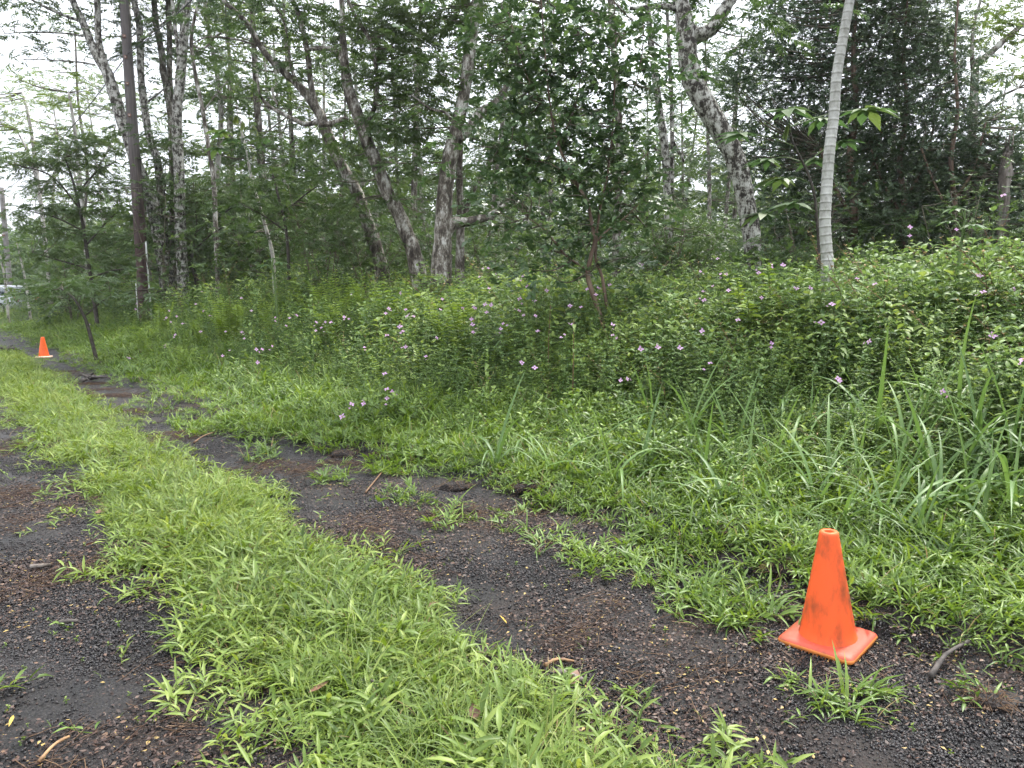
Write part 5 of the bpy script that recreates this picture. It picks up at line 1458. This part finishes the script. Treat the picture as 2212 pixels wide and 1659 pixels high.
for k, (px, py, nb) in enumerate(tg):
    h = surf_hit(px, py + 25)
    zb = float(terrain(h[0], h[1]))
    lab = ('tall grass clump on the right-hand bank above the near cone' if px > 1800 else 'tall grass clump on the weedy bank left of the near cone' if px > 1560 else 'broad-bladed grass clump where the verge meets the flowering weeds')
    t = thing('tall_grass_clump', lab, 'grass clump', (h[0], h[1], max(zb, h[2] - 0.28)), lab.replace('clump', 'clumps'))
    sc = U(0.75, 1.15)
    for j in range(nb):
        obj('blade', bl[int(rng.integers(0, 5))], t, (U(-0.03, 0.03), U(-0.03, 0.03), 0), (U(-0.15, 0.15), U(-0.1, 0.2), U(0, 6.28)), sc * U(0.7, 1.15))

# ------------------------------------------------------------------ tall leafy stalks standing above the weeds
stalks = [(1474 + 1035 / 3, 553 + 190 / 3, 553 + 870 / 3), (1474 + 1440 / 3, 553 + 340 / 3, 553 + 700 / 3), (737 + 940 / 3, 553 + 590 / 3, 553 + 1150 / 3), (737 + 1500 / 3, 553 + 410 / 3, 553 + 880 / 3), (737 + 1350 / 3, 553 + 320 / 3, 553 + 750 / 3),
          (2030 / 3, 553 + 130 / 3, 553 + 850 / 3), (1040 / 3, 553 + 330 / 3, 553 + 700 / 3), (737 + 1240 / 3, 553 + 120 / 3, 553 + 400 / 3), (737 + 560 / 3, 553 + 170 / 3, 553 + 520 / 3), (737 + 880 / 3, 553 + 170 / 3, 553 + 560 / 3), (1474 + 1630 / 3, 553 + 320 / 3, 553 + 760 / 3), (1625 / 3, 553 + 420 / 3, 553 + 800 / 3)]
slab = ['tall leafy stalk standing straight on the bank below the ringed trunk', 'tall leaning stalk right of the straight one on the bank', 'pale green stalk with cut leaves in front of the flowers', 'thin bare brown stalk in front of the reddish guava stems', 'brown woody stalk rising left of the guava stems',
        'tall seedy weed stalk rising above the ferns', 'slim weed stalk below the utility pole', 'wiry arching stalk between the mossy trunks and guava stems', 'bushy-topped stalk below the slanting mossy trunk', 'straight stalk with pink blooms below the stout mossy tree', 'leafy stalk among tall grass blades near the right border', 'slim dark stalk left of the flower patch by the verge']
for k, ((px, y0, y1), lab) in enumerate(zip(stalks, slab)):
    h = surf_hit(px, y1 - 60)
    if h is None: continue
    Yk = h[1]; p1 = at(px + U(-4, 4), y0, Yk); zb = float(terrain(h[0], h[1]))
    hh = max(0.4, p1[2] - zb)
    t = thing('weed_stalk', lab, 'weed', (h[0], h[1], zb))
    g = Geo(); e = np.array([p1[0] - h[0], 0, hh])
    W = catmull([np.zeros(3), e * 0.5 + np.array([U(-.03, .03), 0, 0]), e], 8)
    tube(g, W, np.linspace(0.006, 0.003, 8), 5)
    obj('stem', to_mesh(g, 'stalk_stem', M['stem_red' if k in (3, 4) else 'stem'], smooth_shade=True), t)
    lm = to_mesh(leaf8(0.11, 0.045, 0.2, 0.4, 0.55), 'stalk_leaf', M['weed_light'])
    for j in range(8 if k in (3, 4) else 20):
        q = 0.35 + 0.65 * j / 20 if k not in (3, 4) else 0.6 + 0.4 * j / 8
        p = W[min(7, int(q * 7))] * (1 - (q * 7 % 1)) + W[min(7, int(q * 7) + 1)] * (q * 7 % 1)
        obj('leaf', lm, t, tuple(p), (U(-0.3, 0.3), U(-0.5, 0.3), j * 1.57 + (0 if j % 2 else 1.57)), U(0.6, 1.1))

# ------------------------------------------------------------------ things lying about
def stick(label, a, b_, r_, material, name='fallen_stick', bend=0.02, cat='stick'):
    pa, pb_ = np.array([*a, 0]), np.array([*b_, 0])
    for p in (pa, pb_): p[2] = float(terrain(p[0], p[1])) + r_ + 0.008
    mid = (pa + pb_) / 2 + np.array([U(-bend, bend), U(-bend, bend), U(0, bend)])
    g = tube(Geo(), catmull([pa, mid, pb_], 9), np.linspace(r_, r_ * 0.6, 9) * (1 + 0.15 * rng.normal(size=9)), 7, rough=0.08)
    return tag(obj(name, to_mesh(g, name, material, off=pa, smooth_shade=True), None, tuple(pa)), label, cat)

def gp(px, py):
    d = ray(px, py); tt = -CAMH / d[2]
    return (d[0] * tt, d[1] * tt)
M['palewood'] = plain_mat('split_pale_wood', (0.24, 0.14, 0.07), 0.75, 0.5, 25)
M['greywood'] = plain_mat('grey_drift_wood', (0.065, 0.056, 0.05), 0.85, 0.5, 25)
M['brownleaf'] = leaf_mat('dead_leaf_brown', (0.09, 0.045, 0.028), (0.17, 0.085, 0.05), (0.30, 0.16, 0.09), 0.6, 0.15)
M['yellowleaf'] = leaf_mat('dead_leaf_yellow', (0.35, 0.22, 0.04), (0.50, 0.34, 0.06), (0.62, 0.46, 0.10), 0.6, 0.25)
stick('split pale wooden stick lying on the edge of the grass strip', gp(1178, 1452), gp(1240, 1440), 0.008, M['palewood'])
stick('dark rotten stick lying under the split pale one', gp(1205, 1470), gp(1262, 1488), 0.012, M['deadwood'])
stick('yellowish splintered stick in the bottom corner of the track', gp(85, 1655), gp(150, 1600), 0.006, M['palewood'])
stick('flat grey wood chip lying on the black cinder', gp(128, 1357), gp(170, 1352), 0.012, M['greywood'], bend=0.005)
stick('grey stick under the grass right of the near cone', gp(2010, 1470), gp(2090, 1415), 0.010, M['greywood'])
stick('grey broken branch lying at the far track edge', gp(175, 829), gp(212, 822), 0.03, M['greywood'])
stick('thin dark branch across the strip grass near the bottom', gp(780, 1500), gp(845, 1520), 0.008, M['deadwood'])
stick('short brown wood scrap half sunk in the track gravel', gp(68, 1232), gp(110, 1228), 0.012, M['deadwood'])
stick('curved reddish twig on the right wheel track', gp(420, 960), gp(468, 940), 0.008, M['stem_red'])
stick('brown twig lying over the verge grass above the near track', gp(790, 1068), gp(828, 1020), 0.007, M['stem_red'])
def gnarl(label, px, py, sc):
    x0, y0 = gp(px, py); z0 = float(terrain(x0, y0))
    g = Geo()
    for k in range(7):
        a = U(0, 6.28); q = np.linspace(0, 1, 7)
        P = np.stack([q * math.cos(a) * U(.2, .5) + 0.05 * np.sin(q * 7 + k), q * math.sin(a) * U(.1, .3), 0.05 + 0.12 * np.sin(q * 3.1) * U(0.3, 1)], 1) * sc
        tube(g, P, np.linspace(0.022, 0.008, 7) * sc, 6, rough=0.1)
    return tag(obj('gnarled_root', to_mesh(g, 'gnarled_root', M['greywood'], smooth_shade=True), None, (x0, y0, z0)), label, 'root')
gnarl('tangled grey root lying at the left border on the far track', 12, 766, 1.2)
gnarl('small tangle of grey dead roots on the track edge', 195, 826, 0.9)
dl = [to_mesh(leaf8(0.11, 0.06, U(-0.3, 0.4), U(-0.3, 0.3), U(0.3, 0.7)), 'dead_leaf', M['brownleaf']) for _ in range(3)]
yl = [to_mesh(leaf8(0.075, 0.012, 0.1, 0.1, 0.5), 'yellow_leaf', M['yellowleaf']) for _ in range(2)]
for px, py, big, lab in ((640, 1222, 0, 'curled grey-brown dead leaf caught upright in the strip grass'), (668, 1545, 0, 'rusty dead leaf lying in the strip grass near its lower left edge'), (1030, 1618, 0, 'large brown dead leaf in the grass at the bottom border'), (1235, 1495, 0, 'pinkish dead leaf lying flat at the strip edge by the sticks'),
                         (205, 1115, 0, 'dead leaf on the strip edge beside the needle drift'), (950, 1335, 0, 'reddish dead leaf standing in the strip grass'), (355, 1215, 0, 'brown dead leaf at the edge of the gravel'), (185, 1185, 0, 'curled brown leaf in the swept drift of needles'),
                         (52, 1362, 1, 'yellow leaflet spray lying on the left track'), (30, 1552, 1, 'yellow leaflet spray near the bottom left corner'), (1095, 1356, 1, 'pale yellow leaflet spray beside the strip on the right track'), (560, 985, 1, 'small yellow leaf on the right track'), (100, 1145, 1, 'yellow leaf lying near the left border')):
    x0, y0 = gp(px, py); z0 = float(terrain(x0, y0))
    up = 0.05 if (strip_d(np.array([x0]), np.array([y0]))[0] > 0.5) else 0.012
    o = obj('fallen_leaf', (yl if big else dl)[int(rng.integers(0, 2))], None, (x0, y0, z0 + up), (U(-0.5, 0.5), U(-0.5, 0.2), U(0, 6.28)), U(0.55, 0.75) if not big else U(0.9, 1.2))
    tag(o, lab, 'leaf', 'fallen leaves on the drive')

# torn clods of soil and roots along the verge
M['clod'] = soil_material('clod_soil', 0.35, 0.8)
def clod(label, px, py, r_):
    x0, y0 = gp(px, py); z0 = float(terrain(x0, y0))
    t = thing('soil_clod', label, 'clod', (x0, y0, z0), 'torn clods along the verge')
    u = np.linspace(0, 2 * math.pi, 17)[:-1]; v = np.linspace(0.0, math.pi / 2 + 0.3, 8)
    V = np.array([[(r_ * math.sin(b_) * math.cos(a) * 1.3, r_ * math.sin(b_) * math.sin(a), r_ * 0.55 * math.cos(b_)) for a in u] for b_ in v])
    V = V * rng.uniform(0.8, 1.2, (8, 16, 1)); V[0] = V[0].mean(0)
    i, j = np.meshgrid(np.arange(7), np.arange(16), indexing='ij')
    F = np.stack([i * 16 + j, (i + 1) * 16 + j, (i + 1) * 16 + (j + 1) % 16, i * 16 + (j + 1) % 16], -1).reshape(-1, 4)
    obj('soil', to_mesh(Geo().add(V.reshape(-1, 3), [F]), 'clod_soil', M['clod'], smooth_shade=True), t)
    g = Geo()
    for k in range(60):
        a = U(0, 6.28); e = U(0.1, 1.2); d = np.array([math.cos(a) * math.cos(e) * 1.3, math.sin(a) * math.cos(e), math.sin(e) * 0.6])
        p = d * r_ * U(0.8, 0.95)
        tube(g, catmull([p, p + d * 0.03 + rng.normal(0, 0.012, 3), p + d * U(0.03, 0.06) + rng.normal(0, 0.02, 3) - np.array([0, 0, 0.02])], 5), np.linspace(0.0014, 0.0006, 5), 3, cap=False)
    o = obj('roots', to_mesh(g, 'clod_roots', M['stem_red']), t); o["kind"] = 'stuff'
for px, py, r_, lab in ((745, 985, 0.13, 'dark torn soil clod with roots at the verge notch'), (985, 1055, 0.12, 'torn soil clod under the verge grass at the middle of the drive'), (1140, 1075, 0.11, 'soil clod with grey root stubs right of the middle one'), (1580, 1190, 0.10, 'rooty soil clod in the verge left of the near cone'),
                        (1690, 1260, 0.09, 'crumbling soil clod just behind the near cone'), (2080, 1250, 0.10, 'torn root clod in the grass right of the near cone'), (2140, 1520, 0.07, 'pulled-up root tuft lying on the track at lower right'), (1005, 1105, 0.09, 'low dark clod beside the sparse runners on the track'), (265, 735, 0.12, 'dark clod beside the distant cone')):
    clod(lab, px, py, r_ * 0.7)

# ------------------------------------------------------------------ damp air
M['haze'] = bpy.data.materials.new('damp_air'); M['haze'].use_nodes = True
hn = M['haze'].node_tree; hn.nodes.clear()
ho = hn.nodes.new("ShaderNodeOutputMaterial"); hv = hn.nodes.new("ShaderNodeVolumePrincipled")
hv.inputs['Color'].default_value = (0.93, 0.96, 1.0, 1); hv.inputs['Density'].default_value = 0.0005; hv.inputs['Anisotropy'].default_value = 0.3
hn.links.new(hv.outputs[0], ho.inputs['Volume'])
g = box(Geo(), (-60, -6, -1.2), (62, 82, 20)); hz = obj('haze', to_mesh(g, 'haze', M['haze']))
tag(hz, 'thin damp haze hanging through the wood', None, None, 'stuff')

# ------------------------------------------------------------------ look-alikes told apart by their place in the row
ORD = ['first', 'second', 'third', 'fourth', 'fifth', 'sixth', 'seventh', 'eighth', 'ninth', 'tenth', 'eleventh', 'twelfth', 'thirteenth', 'fourteenth', 'fifteenth', 'sixteenth', 'seventeenth', 'eighteenth', 'nineteenth', 'twentieth'] + ['twenty-' + q for q in ('first', 'second', 'third', 'fourth', 'fifth', 'sixth', 'seventh', 'eighth', 'ninth')]
rows = {}
for o in scn.objects:
    if o.parent is None and o.get("label"):
        rows.setdefault(o["label"], []).append(o)
for lab, L in rows.items():
    if 2 <= len(L) <= 29 and len(lab.split()) <= 12:
        L.sort(key=lambda o: float(project(np.array(o.location.x), np.array(o.location.y), np.array(o.location.z + 1))[0]))
        for k, o in enumerate(L):
            o["label"] = lab + ', ' + (ORD[k] + ' from the left' if k < len(L) - 1 else 'rightmost of them')
